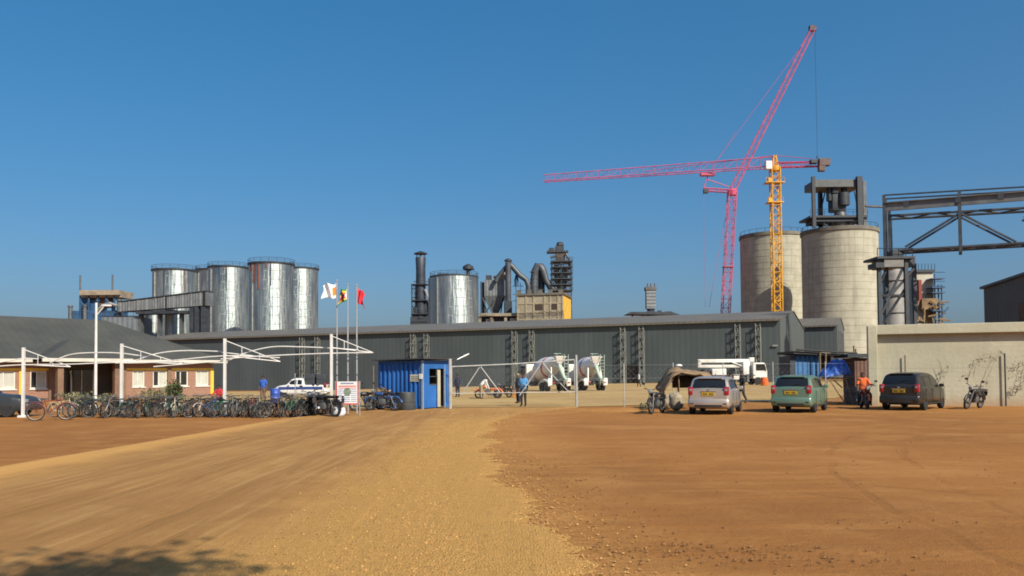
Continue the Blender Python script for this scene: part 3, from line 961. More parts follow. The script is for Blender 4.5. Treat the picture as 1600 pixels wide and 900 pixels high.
org = origin(797, Yk - 3)
t = thing('riser_duct', 'dark vertical riser pipe with two sloping branch ducts', 'duct', org)
f = Frame(org)
DUCT = mat('duct_steel', (.075, .085, .098), .5, .25, .25, .5)
a, b_ = f.face(794, 520), f.face(794, 410)
mb = MB(); mb.tube((a.x, 0, 0), b_, 4.6 * k, 16); mb.build('riser', DUCT, t, 40)
mb = MB(); mb.lathe([(6.0 * k, 0), (6.0 * k, .4), (1.5 * k, .9)], 16, b_ + Vector((0, 0, .3))); mb.build('cap', DARK, t, 40)
mb = MB(); mb.path([f.face(x, y, 1) for x, y in ((794, 414), (786, 423), (777, 434), (775, 440))], 3.4 * k, 12); mb.build('left_branch', DUCT, t, 40)
mb = MB(); mb.path([f.face(x, y, 1) for x, y in ((795, 412), (801, 417), (812, 430), (822, 437), (825.5, 446), (825.5, 470))], 4.2 * k, 12); mb.build('right_branch', DUCT, t, 40)
mb = MB(); 
for x in (806, 813):
    a = f.face(x, 500, 2); mb.tube((a.x, 2, 0), f.face(x, 442, 2), .12, 5)
for y in (447, 460, 470):
    mb.tube(f.face(801, y, 2), f.face(818, y, 2), .12, 5)
mb.lathe([(3 * k, 0), (3.4 * k, 2), (.6 * k, 4)], 12, f.face(807, 447, 2)); mb.build('side_frame', BLUEPLANT, t)
mb = MB(); f.rect(mb, 789, 470, 800, 500, -1, 3); mb.build('base_box', DARK, t)

org = origin(844, Yk + 2)
t = thing('arched_duct', 'thick dark duct bent into a narrow arch above the plant building', 'duct', org)
f = Frame(org)
mb = MB(); mb.path([f.face(x, y) for x, y in ((835, 500), (834.5, 460), (834.5, 440), (836, 424), (840, 415), (845, 416), (849, 424), (853, 438), (860, 449), (868, 456))], [6.2 * k] * 3 + [6 * k] * 4 + [5 * k] * 3, 16); mb.build('duct_arch', DUCT, t, 40)
mb = MB(); mb.path([f.face(x, y, 2) for x, y in ((846, 470), (846, 432), (843, 420))], 5.5 * k, 12); mb.build('inner_duct', DARK, t, 40)
mb = MB()
for y in (425, 436, 448):
    mb.torus(f.face(834.6, y), 6.5 * k, .1, 'Z', 16, 4)
mb.build('flange', MIDSTEEL, t)

org = origin(877, Yk + 4)
t = thing('preheater_tower', 'dark stepped steel process tower with railed platforms, tallest of the kiln plant', 'tower', org)
f = Frame(org)
mb = MB()
for x in (862, 877, 892):
    for yy in (-3, 3):
        a = f.face(x, 410, yy); mb.box((a.x, yy, a.z / 2), (.4, .4, a.z))
for i, (y0, y1) in enumerate(((410, 428), (428, 446), (446, 464))):
    for x0, x1 in ((862, 877), (892, 877)):
        mb.tube(f.face(x0, y1, -3), f.face(x1, y0, -3), .16, 4)
mb.build('frame', DARK, t)
for y in (410, 419, 428, 437, 446, 455):
    a = f.face(877, y, 0); mb = MB(); mb.box((a.x, 0, a.z), (34 * k, 7, .35))
    for zz in (.55, 1.1):
        mb.tube((a.x - 17 * k, -3.5, a.z + zz), (a.x + 17 * k, -3.5, a.z + zz), .06, 4)
    for i in range(8):
        mb.tube((a.x - 17 * k + i * 34 * k / 7, -3.5, a.z), (a.x - 17 * k + i * 34 * k / 7, -3.5, a.z + 1.1), .06, 4)
    mb.build('platform', DARK, t)
mb = MB(); 
for x, w_, y0, y1 in ((870, 5, 414, 446), (882, 6, 418, 452), (876, 7, 430, 462)):
    a, b_ = f.face(x, y1, 0), f.face(x, y0, 0); mb.lathe([(w_ * .35 * k, 0), (w_ * k * .9, (b_.z - a.z) * .4), (w_ * k * .9, b_.z - a.z)], 14, (a.x, 0, a.z))
mb.build('cyclone', mat('cyclone_steel', (.11, .10, .095), .6, .2, .35, .6), t, 40)
mb = MB(); f.rect(mb, 869, 392, 883, 410, -1.6, 1.6); mb.build('upper_housing', mat('dark_rust', (.085, .065, .055), .8, 0, .4, .8), t)
mb = MB(); f.rect(mb, 855, 391, 888, 394, -2, 2); f.rect(mb, 868, 384, 881, 391, -1.5, 1.5); f.rect(mb, 858, 387, 866, 391, -1.5, 1); mb.lathe([(1.2, 0), (1.0, 1.0), (.2, 1.3)], 10, f.face(875, 384)); mb.build('head_machine', DARK, t)
mb = MB(); mb.path([f.face(x, y, -2) for x, y in ((884, 396), (889, 404), (890, 420))], .4, 8); mb.build('pipe', DUCT, t, 40); mb = MB(); mb.path([f.face(x, y, -2) for x, y in ((860, 402), (868, 400))], .4, 8); mb.build('pipe', DUCT, t, 40)

# plant building with a yellow end
Yb = 240
c0 = P(880, 583, Yb)
rz = R(-13)
org = Vector((c0.x, c0.y, -1.2))
t = thing('plant_building', 'tan concrete framed plant building with a bright yellow end wall', 'building', org, rz)
f = Frame(org, rz)
a, b_ = f.face(808, 460), f.face(880, 457)
PB = mat('dusty_concrete', (.30, .27, .20), .9, 0, .3, .35, dirt=(.16, .14, .11))
mb = MB(); mb.span((a.x, 0, 0), (0, 9, b_.z - .6)); mb.build('wall', PB, t)
mb = MB(); e = f.side(904, 470, 0.0)
mb.span((.0, -.05, 0), (.25, 14, b_.z - .5)); mb.build('yellow_end_wall', mat('yellow_sheet', (.72, .44, .055), .6, 0, .15, .5, rib=('Y', .8, .05)), t)
mb = MB(); mb.span((a.x - .4, -.4, b_.z - .6), (.6, 14.3, b_.z)); 
for i in range(5):
    mb.box((a.x + .5 + i * (-a.x - 1) / 4, .3, b_.z + .5), (1.2, .6, 1.0))
mb.tube((a.x, 0, b_.z + 1), (0, 0, b_.z + 1), .06, 4); mb.build('parapet', mat('parapet_brown', (.14, .13, .11), .8, 0, .3, .6), t)
mb = MB()
for x in (809, 822, 834, 851, 860, 872, 879):
    q_ = f.face(x, 480, -.1); mb.box((q_.x, -.08, b_.z / 2 - .4), (.45, .2, b_.z - 1))
for y in (474, 488, 499):
    q_ = f.face(845, y, -.1); mb.span((a.x, -.15, q_.z - .16), (-.02, .05, q_.z + .16))
mb.build('concrete_frame', mat('pale_frame', (.35, .30, .20), .9, 0, .25, .5), t)
for x0, x1, y0, y1 in ((835, 848, 476, 485), (861, 870, 475, 484)):
    mb = MB(); f.rect(mb, x0, y0, x1, y1, -.06, .05); mb.build('opening', mat('brown_void', (.05, .035, .03), .9, 0, .2, 1), t)
q_ = f.side(893, 480, .25)
mb = MB(); mb.span((.2, q_.y - .9, q_.z - 1), (.3, q_.y + .9, q_.z + .8)); mb.build('end_window', MIDSTEEL, t)

org = origin(780, 246)
t = thing('concrete_platform', 'raised concrete loading platform with dark bays beneath, in front of the dust filter', 'platform', org)
f = Frame(org)
mb = MB(); f.rect(mb, 749, 489, 811, 494, -1, 6); mb.build('slab', PB, t)
mb = MB()
for x in (750, 768, 790, 808):
    q_ = f.face(x, 495, 0); mb.box((q_.x, 0, q_.z / 2), (.8, 1.0, q_.z))
mb.build('pier', PB, t)
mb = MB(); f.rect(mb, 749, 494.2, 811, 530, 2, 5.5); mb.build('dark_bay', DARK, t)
mb = MB(); f.rect(mb, 759, 498, 772, 520, .5, 1.9); f.rect(mb, 797, 497, 806, 520, .5, 1.9); mb.build('pale_tank', PALESTEEL, t)

# lone lattice tower with flat canopy
org = origin(1018, 196, 0)
t = thing('sampling_tower', 'small grey tower and flat dark canopy showing above the warehouse roof', 'tower', org)
f = Frame(org)
k = 196 / F
mb = MB(); f.rect(mb, 1010.5, 453, 1024.5, 482, -1, 1); mb.build('body', mat('tower_grey', (.20, .215, .23), .6, .2, .3, .5, rib=('Z', .8, .05)), t)
mb = MB(); f.rect(mb, 1009, 448, 1026, 453, -1.2, 1.2)
for x in (1012, 1017, 1023):
    q_ = f.face(x, 448, 0); mb.tube(q_, q_ + Vector((0, 0, .8)), .2, 6)
mb.build('top_deck', mat('tower_top', (.13, .12, .11), .8, 0, .3, .8), t)
mb = MB(); q_ = f.face(1018, 490, 0); z1 = f.face(1018, 482, 0).z
mb.lathe([(4 * k, q_.z), (6.5 * k, z1)], 12); f.rect(mb, 1012, 486, 1024, 530, -.8, .8); mb.build('neck', DARK, t)
mb = MB(); a, b_ = f.face(978, 491, -2), f.face(1063, 490, -2)
mb.prism([(a.x, -3, a.z), (b_.x, -3, b_.z - .4), (b_.x - 2, -3, b_.z + .3), (a.x + 1, -3, a.z + .5)], (0, 6, 0)); mb.build('canopy', DARK, t)
mb = MB()
for x in (988, 1004, 1020, 1036, 1052):
    q_ = f.face(x, 492, 0); mb.box((q_.x, 0, q_.z / 2), (.35, .35, q_.z))
f.rect(mb, 1028, 485, 1034, 490, 0, 1); f.rect(mb, 1040, 486.5, 1050, 490, 0, 1); mb.build('post', DARK, t)

# ------------------------------------------------------------------ conveyor bridge at right
Y0, Y1 = 120, 112
a0, a1 = P(1382, 325, Y0), P(1600, 305, Y1)
d = a1 - a0; d.z = 0
rz = math.atan2(d.y, d.x)
org = Vector((a0.x, a0.y, 0))
t = thing('conveyor_bridge', 'dark steel truss conveyor bridge crossing above the concrete wall', 'conveyor', org, rz)
f = Frame(org, rz)
BR = mat('bridge_steel', (.062, .072, .085), .55, .25, .3, .6)
def ext(p, q_, u):
    return p + (q_ - p) * u
Dp = 3.0
for nm, (p0, p1), r_, yy, m_ in (('top_rail', ((1381, 305), (1600, 292)), .12, (0, Dp), DARK), ('bottom_chord', ((1396, 392), (1600, 380)), .21, (0, Dp), BR), ('top_chord', ((1392, 337), (1600, 325)), .18, (0, Dp), BR)):
    for y_ in yy:
        a, b_ = f.face(*p0, 0), f.face(*p1, 0)
        b_ = ext(a, b_, 1.35)
        mb = MB(); mb.tube(a + Vector((0, y_, 0)), b_ + Vector((0, y_, 0)), r_, 8); mb.build(nm, m_, t, 40)
a, b_ = f.face(1383, 323, 0), f.face(1600, 306, 0); b_ = ext(a, b_, 1.35)
mb = MB(); v_ = Vector((0, 0, .62)); mb.prism([a - v_, b_ - v_, b_ + v_, a + v_], (0, .4, 0)); mb.prism([a + Vector((0, -.35, .5)), b_ + Vector((0, -.35, .5)), b_ + Vector((0, -.35, .62)), a + Vector((0, -.35, .62))], (0, .34, 0))
mb.build('belt_cover', mat('cover_grey', (.15, .16, .17), .55, .3, .25, .6), t, 40)
mb = MB(); 
for u in (.12, .4, .62, .95):
    q_ = ext(a, b_, u); mb = MB(); mb.box(q_ + Vector((0, -.9, 0)), (.7, .5, .8)); mb.build('idler_box', DARK, t)
def post(px, yt, yb, wd, y_):
    p_, q_ = f.face(px, yt, 0), f.face(px, yb, 0)
    mb = MB(); mb.box(((p_.x + q_.x) / 2, y_, (p_.z + q_.z) / 2), (wd, wd, p_.z - q_.z)); mb.build('post', BR, t)
for px, yt, yb in ((1382, 305, 400), (1390, 330, 400), (1500, 298, 394), (1625, 291, 385)):
    post(px, yt, yb, .42, 0); post(px, yt, yb, .4, Dp)
for (x0, y0, x1, y1) in ((1500, 333, 1414, 386), (1500, 333, 1588, 378), (1625, 325, 1600, 340)):
    for y_ in (0, Dp):
        a, b_ = f.face(x0, y0, 0), f.face(x1, y1, 0)
        mb = MB(); mb.tube(a + Vector((0, y_, 0)), b_ + Vector((0, y_, 0)), .16, 6); mb.build('diagonal', BR, t)
mb = MB()
a, b_ = f.face(1396, 392, 0), f.face(1600, 380, 0); b_ = ext(a, b_, 1.35)
for i in range(9):
    p_, q_ = ext(a, b_, i / 8), ext(a, b_, (i + 1) / 8)
    mb.tube(p_, p_ + Vector((0, Dp, 0)), .12, 5)
    if i < 8:
        mb.tube(p_ + Vector((0, Dp * (i % 2), 0)), q_ + Vector((0, Dp * (1 - i % 2), 0)), .12, 5)
mb.build('cross_bracing', BR, t); mb = MB()
a, b_ = f.face(1392, 337, 0), f.face(1600, 325, 0); b_ = ext(a, b_, 1.35)
for i in range(8):
    p_, q_ = ext(a, b_, i / 8), ext(a, b_, (i + 1) / 8)
    mb.tube(p_ + Vector((0, Dp * (i % 2), 0)), q_ + Vector((0, Dp * (1 - i % 2), 0)), .12, 5)
mb.build('cross_bracing', BR, t)

# support tower under its left end
org = P(1403, 583, 119); org.z = 0
t = thing('transfer_tower', 'dark steel support tower under the left end of the conveyor bridge', 'tower', org)
f = Frame(org)
mb = MB()
for x, yy in ((1373, 0), (1384, 3.5), (1415, 0), (1428, 3.5)):
    q_ = f.face(x, 402 if x < 1420 else 412, yy); mb.box((q_.x, yy, q_.z / 2), (.5, .5, q_.z)); 
for (x0, y0, x1, y1) in ((1373, 500, 1415, 410), (1384, 470, 1428, 420), (1373, 462, 1415, 462), (1388, 415, 1376, 440), (1415, 450, 1380, 505)):
    mb.tube(f.face(x0, y0, .2), f.face(x1, y1, .2), .2, 5)
mb.build('frame', DARK, t)
mb = MB(); f.rect(mb, 1382, 405, 1412, 417, -.6, 3.6); mb.build('chute_box', mat('chute_grey', (.19, .19, .18), .6, .2, .25, .8), t)
mb = MB(); f.rect(mb, 1371, 400, 1430, 404, -.8, 4); f.rect(mb, 1369, 410, 1382, 418, -.8, 2); f.rect(mb, 1395, 390, 1412, 400, 0, 3); f.rect(mb, 1412, 404, 1430, 416, .5, 3.5); mb.build('head_platform', DARK, t)
mb = MB(); 
for i in range(6):
    q_ = f.face(1371 + i * 11, 400, -.8); mb.tube(q_, q_ + Vector((0, 0, 1.1)), .06, 4)
q_, q2 = f.face(1371, 400, -.8), f.face(1428, 400, -.8); mb.tube(q_ + Vector((0, 0, 1.1)), q2 + Vector((0, 0, 1.1)), .06, 4); mb.build('handrail', DARK, t)
k = 135 / F
o2 = P(1399, 583, 135); o2.z = 0
t = thing('grey_tank', 'weathered grey upright tank standing behind the support tower', 'tank', o2)
f = Frame(o2)
z_ = f.face(1399, 421).z; mb = MB(); mb.lathe([(16 * k, 0), (16 * k, z_ - 1), (11 * k, z_)], 28); mb.build('shell', mat('tank_grey', (.27, .265, .25), .7, .2, .3, .5, dirt=(.14, .12, .1)), t, 40)
mb = MB()
for y in (440, 465, 490):
    mb.torus((0, 0, f.face(1399, y).z), 16.3 * k, .1, 'Z', 28, 4)
mb.build('hoop', DARK, t)
o2 = P(1446, 583, 138); o2.z = 0
t = thing('mill_plant', 'cream dusty mill plant with rusty pipes and gantries right of the support tower', 'plant', o2)
f = Frame(o2)
CREAM = mat('cream_tank', (.42, .40, .33), .7, 0, .25, .5, dirt=(.24, .2, .15))
RUSTY = mat('rusty_tan', (.25, .17, .09), .85, 0, .4, .9)
mb = MB(); f.rect(mb, 1432, 424, 1458, 520, 0, 3); mb.build('tank', CREAM, t)
mb = MB(); f.rect(mb, 1430, 421, 1461, 425, -.4, 3.5); 
for i in range(7):
    q_ = f.face(1430 + i * 5.1, 421, -.4); mb.tube(q_, q_ + Vector((0, 0, 1.0)), .05, 4)
f.rect(mb, 1428, 437, 1438, 470, -.8, 0); mb.build('roof_deck', DARK, t)
mb = MB(); f.rect(mb, 1436, 437, 1440, 470, -1, -.8); mb.build('red_panel', RUST, t)
mb = MB(); f.rect(mb, 1441, 466, 1466, 484, -1.2, 1.5); mb.lathe([(2.2 * k, 0), (9 * k, 2.4)], 14, f.face(1452, 504)); mb.build('rusty_hopper', RUSTY, t)
mb = MB()
q = random.Random(5)
for i in range(26):
    x, y = 1430 + q.random() * 42, 470 + q.random() * 35
    if q.random() < .5:
        mb.tube(f.face(x, y, -1.5), f.face(x + q.uniform(4, 14), y + q.uniform(-3, 3), -1.5), .14, 5)
    else:
        mb.tube(f.face(x, y, -1.3), f.face(x + q.uniform(-3, 3), y + q.uniform(5, 16), -1.3), .14, 5)
mb.build('pipework', RUSTY, t)
mb = MB()
for y in (436, 450, 458, 486):
    a, b_ = f.face(1452, y, -1), f.face(1472, y, -1); mb.box((a + b_) / 2, ((b_ - a).x, 2, .16)); mb.tube(a + Vector((0, -1, 1)), b_ + Vector((0, -1, 1)), .05, 4)
for x in (1460, 1466, 1471):
    q_ = f.face(x, 428 if x < 1465 else 445, -1); mb.tube((q_.x, -1, 0), q_, .12, 5)
mb.tube(f.face(1466, 500, -1.6), f.face(1482, 480, -1.6), .12, 5)
mb.build('access_gantry', BLUEPLANT, t)
# ------------------------------------------------------------------ brick office
def brick_mat():
    M = bpy.data.materials.new('brick'); M.use_nodes = True
    nt = M.node_tree; b = nt.nodes['Principled BSDF']
    tc = N(nt, 'ShaderNodeTexCoord')
    sp = N(nt, 'ShaderNodeSeparateXYZ'); nt.links.new(tc.outputs['Object'], sp.inputs[0])
    cb = N(nt, 'ShaderNodeCombineXYZ'); nt.links.new(math_(nt, 'ADD', sp.outputs[0], sp.outputs[1]), cb.inputs[0]); nt.links.new(sp.outputs[2], cb.inputs[1])
    bt = N(nt, 'ShaderNodeTexBrick'); nt.links.new(cb.outputs[0], bt.inputs['Vector'])
    bt.inputs['Scale'].default_value = 1.0; bt.inputs['Brick Width'].default_value = .22; bt.inputs['Row Height'].default_value = .075; bt.inputs['Mortar Size'].default_value = .009
    bt.inputs['Color1'].default_value = (.235, .10, .062, 1); bt.inputs['Color2'].default_value = (.30, .145, .095, 1); bt.inputs['Mortar'].default_value = (.30, .24, .19, 1)
    n = noise(nt, tc.outputs['Object'], 1.2, 5)
    c = mixc(nt, ramp(nt, n, .4, .7, 0, .4), bt.outputs['Color'], (.26, .15, .11))
    nt.links.new(c, b.inputs['Base Color']); b.inputs['Roughness'].default_value = .9
    bump(nt, b, bt.outputs['Fac'], .4, -.01)
    return M
BRICK = brick_mat()
TILE = mat('roof_sheet_grey', (.058, .061, .054), .8, 0, .18, .4, rib=('X', .6, .03))
YEL = mat('yellow_trim', (.72, .46, .05), .6, 0, .15, 1)
FRAMEW = mat('window_white', (.62, .62, .56), .5, 0, .1, 1)
BLIND = mat('blind_pale', (.45, .46, .41), .7, 0, .12, 2, rib=('X', .12, .01))
GLASS = mat('dark_glass', (.02, .024, .026), .08, 0, .2, 1, spec=.8)
rzb = R(50)
o_ = P(0, 583, 58); orgb = Vector((o_.x, 58, -.3))
off = thing('brick_office', 'single storey brick office with grey hipped roof and yellow trim', 'building', orgb, rzb)
fb = Frame(orgb, rzb)
def fx(px, y=0.0):
    return fb.face(px, 600, y).x
XE = fx(333)
X0 = -9.0
EAV, RID, DEP = 3.3, 6.6, 12.5
pL, pR = fx(92), fx(195)
holes = [(-8, 24), (47, 73), (207, 226), (239, 261), (274, 294), (306, 326)]
# front wall pieced round the window openings
z_lo, z_hi = 1.15, 2.42
segs = []
xs_ = [X0] 
wins = [(fx(a), fx(b)) for a, b in holes]
mb = MB()
def wallrun(xa, xb):
    cuts = [w_ for w_ in wins if w_[0] > xa and w_[1] < xb]
    x = xa
    for a, b in cuts:
        mb.span((x, 0, 0), (a, .25, EAV)); mb.span((a, 0, 0), (b, .25, z_lo)); mb.span((a, 0, z_hi), (b, .25, EAV)); x = b
    mb.span((x, 0, 0), (xb, .25, EAV))
wallrun(X0, pL); wallrun(pR, XE)
mb.span((XE - .25, .25, 0), (XE - .001, DEP, EAV)); mb.span((X0, DEP - .25, 0), (XE - .25, DEP, EAV)); mb.span((X0, .25, 0), (X0 + .25, DEP - .25, EAV))
mb.span((pL - .25, .25, 0), (pL, 2.4, EAV)); mb.span((pR, .25, 0), (pR + .25, 2.4, EAV))
mb.build('wall', BRICK, off)
mb = MB(); mb.span((pL, 2.3, 0), (pR, 2.5, EAV)); mb.build('porch_back_wall', mat('shaded_plaster', (.10, .095, .08), .9, 0, .2, 1), off)  # plaster darkened so its colour carries the porch shade
mb = MB(); mb.span((fx(112), 2.22, 0), (fx(165), 2.29, 2.5)); mb.build('porch_door', GLASS, off)
mb = MB()
for a in (fx(112), fx(130), fx(147), fx(165)):
    mb.span((a - .04, 2.16, 0), (a + .04, 2.215, 2.5))
mb.path([(fx(120), .9, 0), (fx(120), .9, 1.5), (fx(118.5), .8, 2.1), (fx(115), .7, 2.4)], .035, 6)
mb.build('door_frame', FRAMEW, off)
for i, (a, b) in enumerate(wins):
    mb = MB(); 
    mb.span((a, .06, z_lo), (a + .09, .2, z_hi)); mb.span((b - .09, .06, z_lo), (b, .2, z_hi)); mb.span((a + .09, .06, z_lo), (b - .09, .2, z_lo + .09)); mb.span((a + .09, .06, z_hi - .09), (b - .09, .2, z_hi))
    xm = a + (b - a) * .42
    mb.span((xm - .035, .07, z_lo + .09), (xm + .035, .19, z_hi - .09))
    w_ = mb.build('window', FRAMEW, off)
    mb = MB(); mb.span((a + .09, .13, z_lo + .09), (xm, .15, z_hi - .09)); mb.build('pane', GLASS if i in (1, 3, 4) else BLIND, w_)
    mb = MB(); mb.span((xm, .13, z_lo + .09), (b - .09, .15, z_hi - .09)); mb.build('blind', BLIND if i != 4 else GLASS, w_)
    mb = MB(); mb.span((a - .08, -.08, z_lo - .08), (b + .08, .05, z_lo)); mb.build('sill', FRAMEW, w_)
# yellow bands and corner strips stand proud of the brick
mb = MB()
for a, b in ((X0, fx(76)), (fx(197), fx(262)), (fx(268), XE)):
    mb.span((a, -.035, 2.44), (b, .002, 2.62))
mb.build('lintel_band', YEL, off)
mb = MB()
for a in (fx(33), fx(331)):
    mb.span((a - .14, -.045, .3), (a + .14, .003, 2.435))
mb.build('corner_strip', YEL, off)
mb = MB()
for a, b in ((X0, pL - .02), (pR + .02, XE)):
    mb.span((a, -.06, -.2), (b, .002, .3))
mb.build('base_band', YEL, off)
for px in (80, 93, 182, 194, 265):
    a = fx(px, -1.9 if px in (93, 182) else -.1)
    if px in (93, 182):
        mb = MB(); mb.span((a - .2, -2.1, 0), (a + .2, -1.7, EAV - .15))
    else:
        mb = MB(); mb.span((a - .15, -.12, 0), (a + .15, .004, EAV - .2))
    mb.build('pillar', mat('brown_pillar', (.2, .125, .08), .8, 0, .25, 1.2), off)
# hipped roof with a porch hip in front
OV = .75
def roof_quad(mb, pts, th=.12):
    mb.prism(pts, (0, 0, -th))
mb = MB()
xl, xr, yf, yb, ze = X0 - OV, XE + OV, -OV, DEP + OV, EAV - .1
yr = DEP / 2; hip = yr + OV
rl, rr = (xl + hip, yr, RID), (xr - hip, yr, RID)
mb.prism([(xl, yf, ze), (xr, yf, ze), rr, rl], (0, 0, .1)); mb.prism([(xr, yf, ze), (xr, yb, ze), rr], (0, 0, .1)); mb.prism([(xr, yb, ze), (xl, yb, ze), rl, rr], (0, 0, .1)); mb.prism([(xl, yb, ze), (xl, yf, ze), rl], (0, 0, .1))
mb.build('roof', TILE, off)
ax, bx_ = fx(66, -2.6), fx(205, -2.6)
ph = 1.5
yr2 = -2.6 + ph / ((RID - ze) / hip)
za = ze + .04
mb = MB()
s_ = ph / ((RID - ze) / hip)
c1, c2 = (ax + s_, yr2, za + ph), (bx_ - s_, yr2, za + ph)
yb2 = 2.9
vs_ = [(ax, -2.6, za), (bx_, -2.6, za), (bx_, yb2, za), (ax, yb2, za), c1, c2, (bx_ - s_, yb2, za + ph), (ax + s_, yb2, za + ph)]
mb.add(vs_, [(0, 1, 2, 3), (4, 5, 6, 7), (0, 1, 5, 4), (1, 2, 6, 5), (2, 3, 7, 6), (3, 0, 4, 7)])
mb.build('porch_roof', TILE, off)
mb = MB(); mb.span((xl, yf - .13, ze - .16), (ax, yf - .003, ze + .07)); mb.span((bx_, yf - .13, ze - .16), (xr, yf - .003, ze + .07)); mb.span((ax - .05, -2.75, za - .18), (bx_ + .05, -2.603, za + .06)); mb.span((xr + .003, yf, ze - .16), (xr + .13, yb, ze + .07)); mb.build('gutter', mat('pale_gutter', (.55, .53, .46), .6, 0, .15, 1), off)
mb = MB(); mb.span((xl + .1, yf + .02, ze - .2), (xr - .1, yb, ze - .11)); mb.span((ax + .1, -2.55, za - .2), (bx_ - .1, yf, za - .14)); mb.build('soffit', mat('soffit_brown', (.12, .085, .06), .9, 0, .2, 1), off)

# ------------------------------------------------------------------ carport frame with no cover
CW = mat('carport_white', (.62, .62, .60), .5, 0, .12, 1.5)
org = G(350, 640); org.z = 0
Yq = 35.0
org = P(37, 583, Yq); org.z = 0
cp = thing('carport_frame', 'bare white tubular carport frame on four posts, its cover missing', 'carport', org)
f = Frame(org)
tops = [(37, 543), (190.5, 537), (351.5, 529), (518, 522)]
tipd = [(110, 573), (287, 569), (438, 565), (583, 551)]
for (px, py), (tx, ty) in zip(tops, tipd):
    a = f.face(px, py)
    mb = MB(); mb.box((a.x, 0, a.z / 2), (.105, .105, a.z)); mb.cbox((a.x, 0, .04), (.32, .32, .1), .02); mb.build('post', CW, cp)
    tp = f.face(tx, ty, 0.9)
    lo = Vector((a.x, 0, a.z - .72 + (.15 if px > 500 else 0)))
    st = a - Vector((0, 0, .08))
    mb = MB(); mb.tube(st, tp, .02, 6)
    mb.tube(lo, tp, .023, 6)
    for u in (.3, .62):
        mb.tube(st.lerp(tp, u), lo.lerp(tp, u), .016, 5)
    mb.build('arm', CW, cp)
    # the left hand arm, shorter, reaching the other way for the outer edge
purl = [([(0, 566), (18, 563), (37, 560), (60, 561)], 0), ([(0, 572), (37, 570), (110, 569), (190, 566), (287, 566)], 0),
        ([(78, 567), (110, 554), (150, 551), (190, 552), (225, 557)], .5), ([(205, 566), (243, 553), (285, 548), (340, 549), (351, 551), (395, 556)], .5),
        ([(180, 567), (240, 566), (351, 556), (437, 559)], 0), ([(240, 573), (287, 569), (351, 564), (360, 561)], .3), ([(360, 562), (385, 551), (425, 542), (470, 542), (518, 544), (560, 547)], .5), ([(345, 561), (400, 557), (460, 554), (518, 552), (583, 551)], 0)]
for pts, yy in purl:
    q_ = [f.face(x, y, yy) for x, y in pts]
    # smooth the bend
    fine = []
    for i in range(len(q_) - 1):
        p0, p1, p2, p3 = q_[max(i - 1, 0)], q_[i], q_[i + 1], q_[min(i + 2, len(q_) - 1)]
        for s in range(5):
            u = s / 5
            fine.append(.5 * ((2 * p1) + (p2 - p0) * u + (2 * p0 - 5 * p1 + 4 * p2 - p3) * u * u + (3 * p1 - p0 - 3 * p2 + p3) * u ** 3))
    fine.append(q_[-1])
    mb = MB(); mb.path(fine, .025, 6); mb.build('purlin', CW, cp, 40)

def street_lamp(label, px, pt, Y, arm):
    o2 = P(px, 583, Y); o2.z = 0
    t = thing('street_lamp', label, 'lamp post', o2)
    f = Frame(o2); a = f.face(px + 1.5, pt)
    mb = MB(); mb.tube((0, 0, 0), (0, 0, a.z), .085, 8, .06); mb.cbox((0, 0, .05), (.35, .35, .1), .02); mb.build('pole', CW, t, 40)
    e = f.face(*arm)
    mb = MB(); mb.tube((0, 0, a.z - .7 if a.z > 4 else a.z - .1), e, .035, 6); mb.build('arm', CW, t)
    mb = MB(); d = e.normalized(); mb.cbox(e + Vector((.12, 0, .02)), (.5, .16, .09), .03); mb.build('lamp_head', WHITE, t, 40)
street_lamp('tall white lamp post standing among the bicycles before the office porch', 149.5, 473, 44, (163, 478))

# ------------------------------------------------------------------ flag poles, flags and the notice board
POLE = mat('flagpole_grey', (.42, .44, .45), .4, .4, .15, 1)
FW, FR, FG_, FY, FB = (mat('flag_white', (.75, .76, .78), .8, 0, .08, 2), mat('flag_red', (.62, .03, .05), .8, 0, .12, 2), mat('flag_green', (.03, .22, .06), .8, 0, .12, 2), mat('flag_yellow', (.72, .5, .03), .8, 0, .12, 2), mat('flag_black', (.03, .015, .02), .8, 0, .12, 2))
FO = mat('flag_orange', (.72, .2, .03), .8, 0, .1, 2)
Yf = 36
spots = [(526.5, 440, 'left flagpole carrying the white and orange flag'), (543.5, 446, 'middle flagpole carrying the green, yellow, red and black flag'), (557.5, 447, 'right flagpole carrying the plain red flag')]
fl = []
for px, pt, lb in spots:
    o2 = P(px, 583, Yf); o2.z = 0
    f = Frame(o2); h = f.face(px, pt).z
    t = thing('flagpole', 'thin grey ' + lb, 'flagpole', o2, 0, 'flagpoles behind the notice board')
    mb = MB(); mb.tube((0, 0, 0), (0, 0, h), .04, 8, .024); mb.build('pole', POLE, t, 40)
    mb = MB(); mb.lathe([(.001, h), (.045, h + .03), (.045, h + .07), (.001, h + .1)], 10); mb.build('finial', POLE, t, 40)
    fl.append((o2, h))
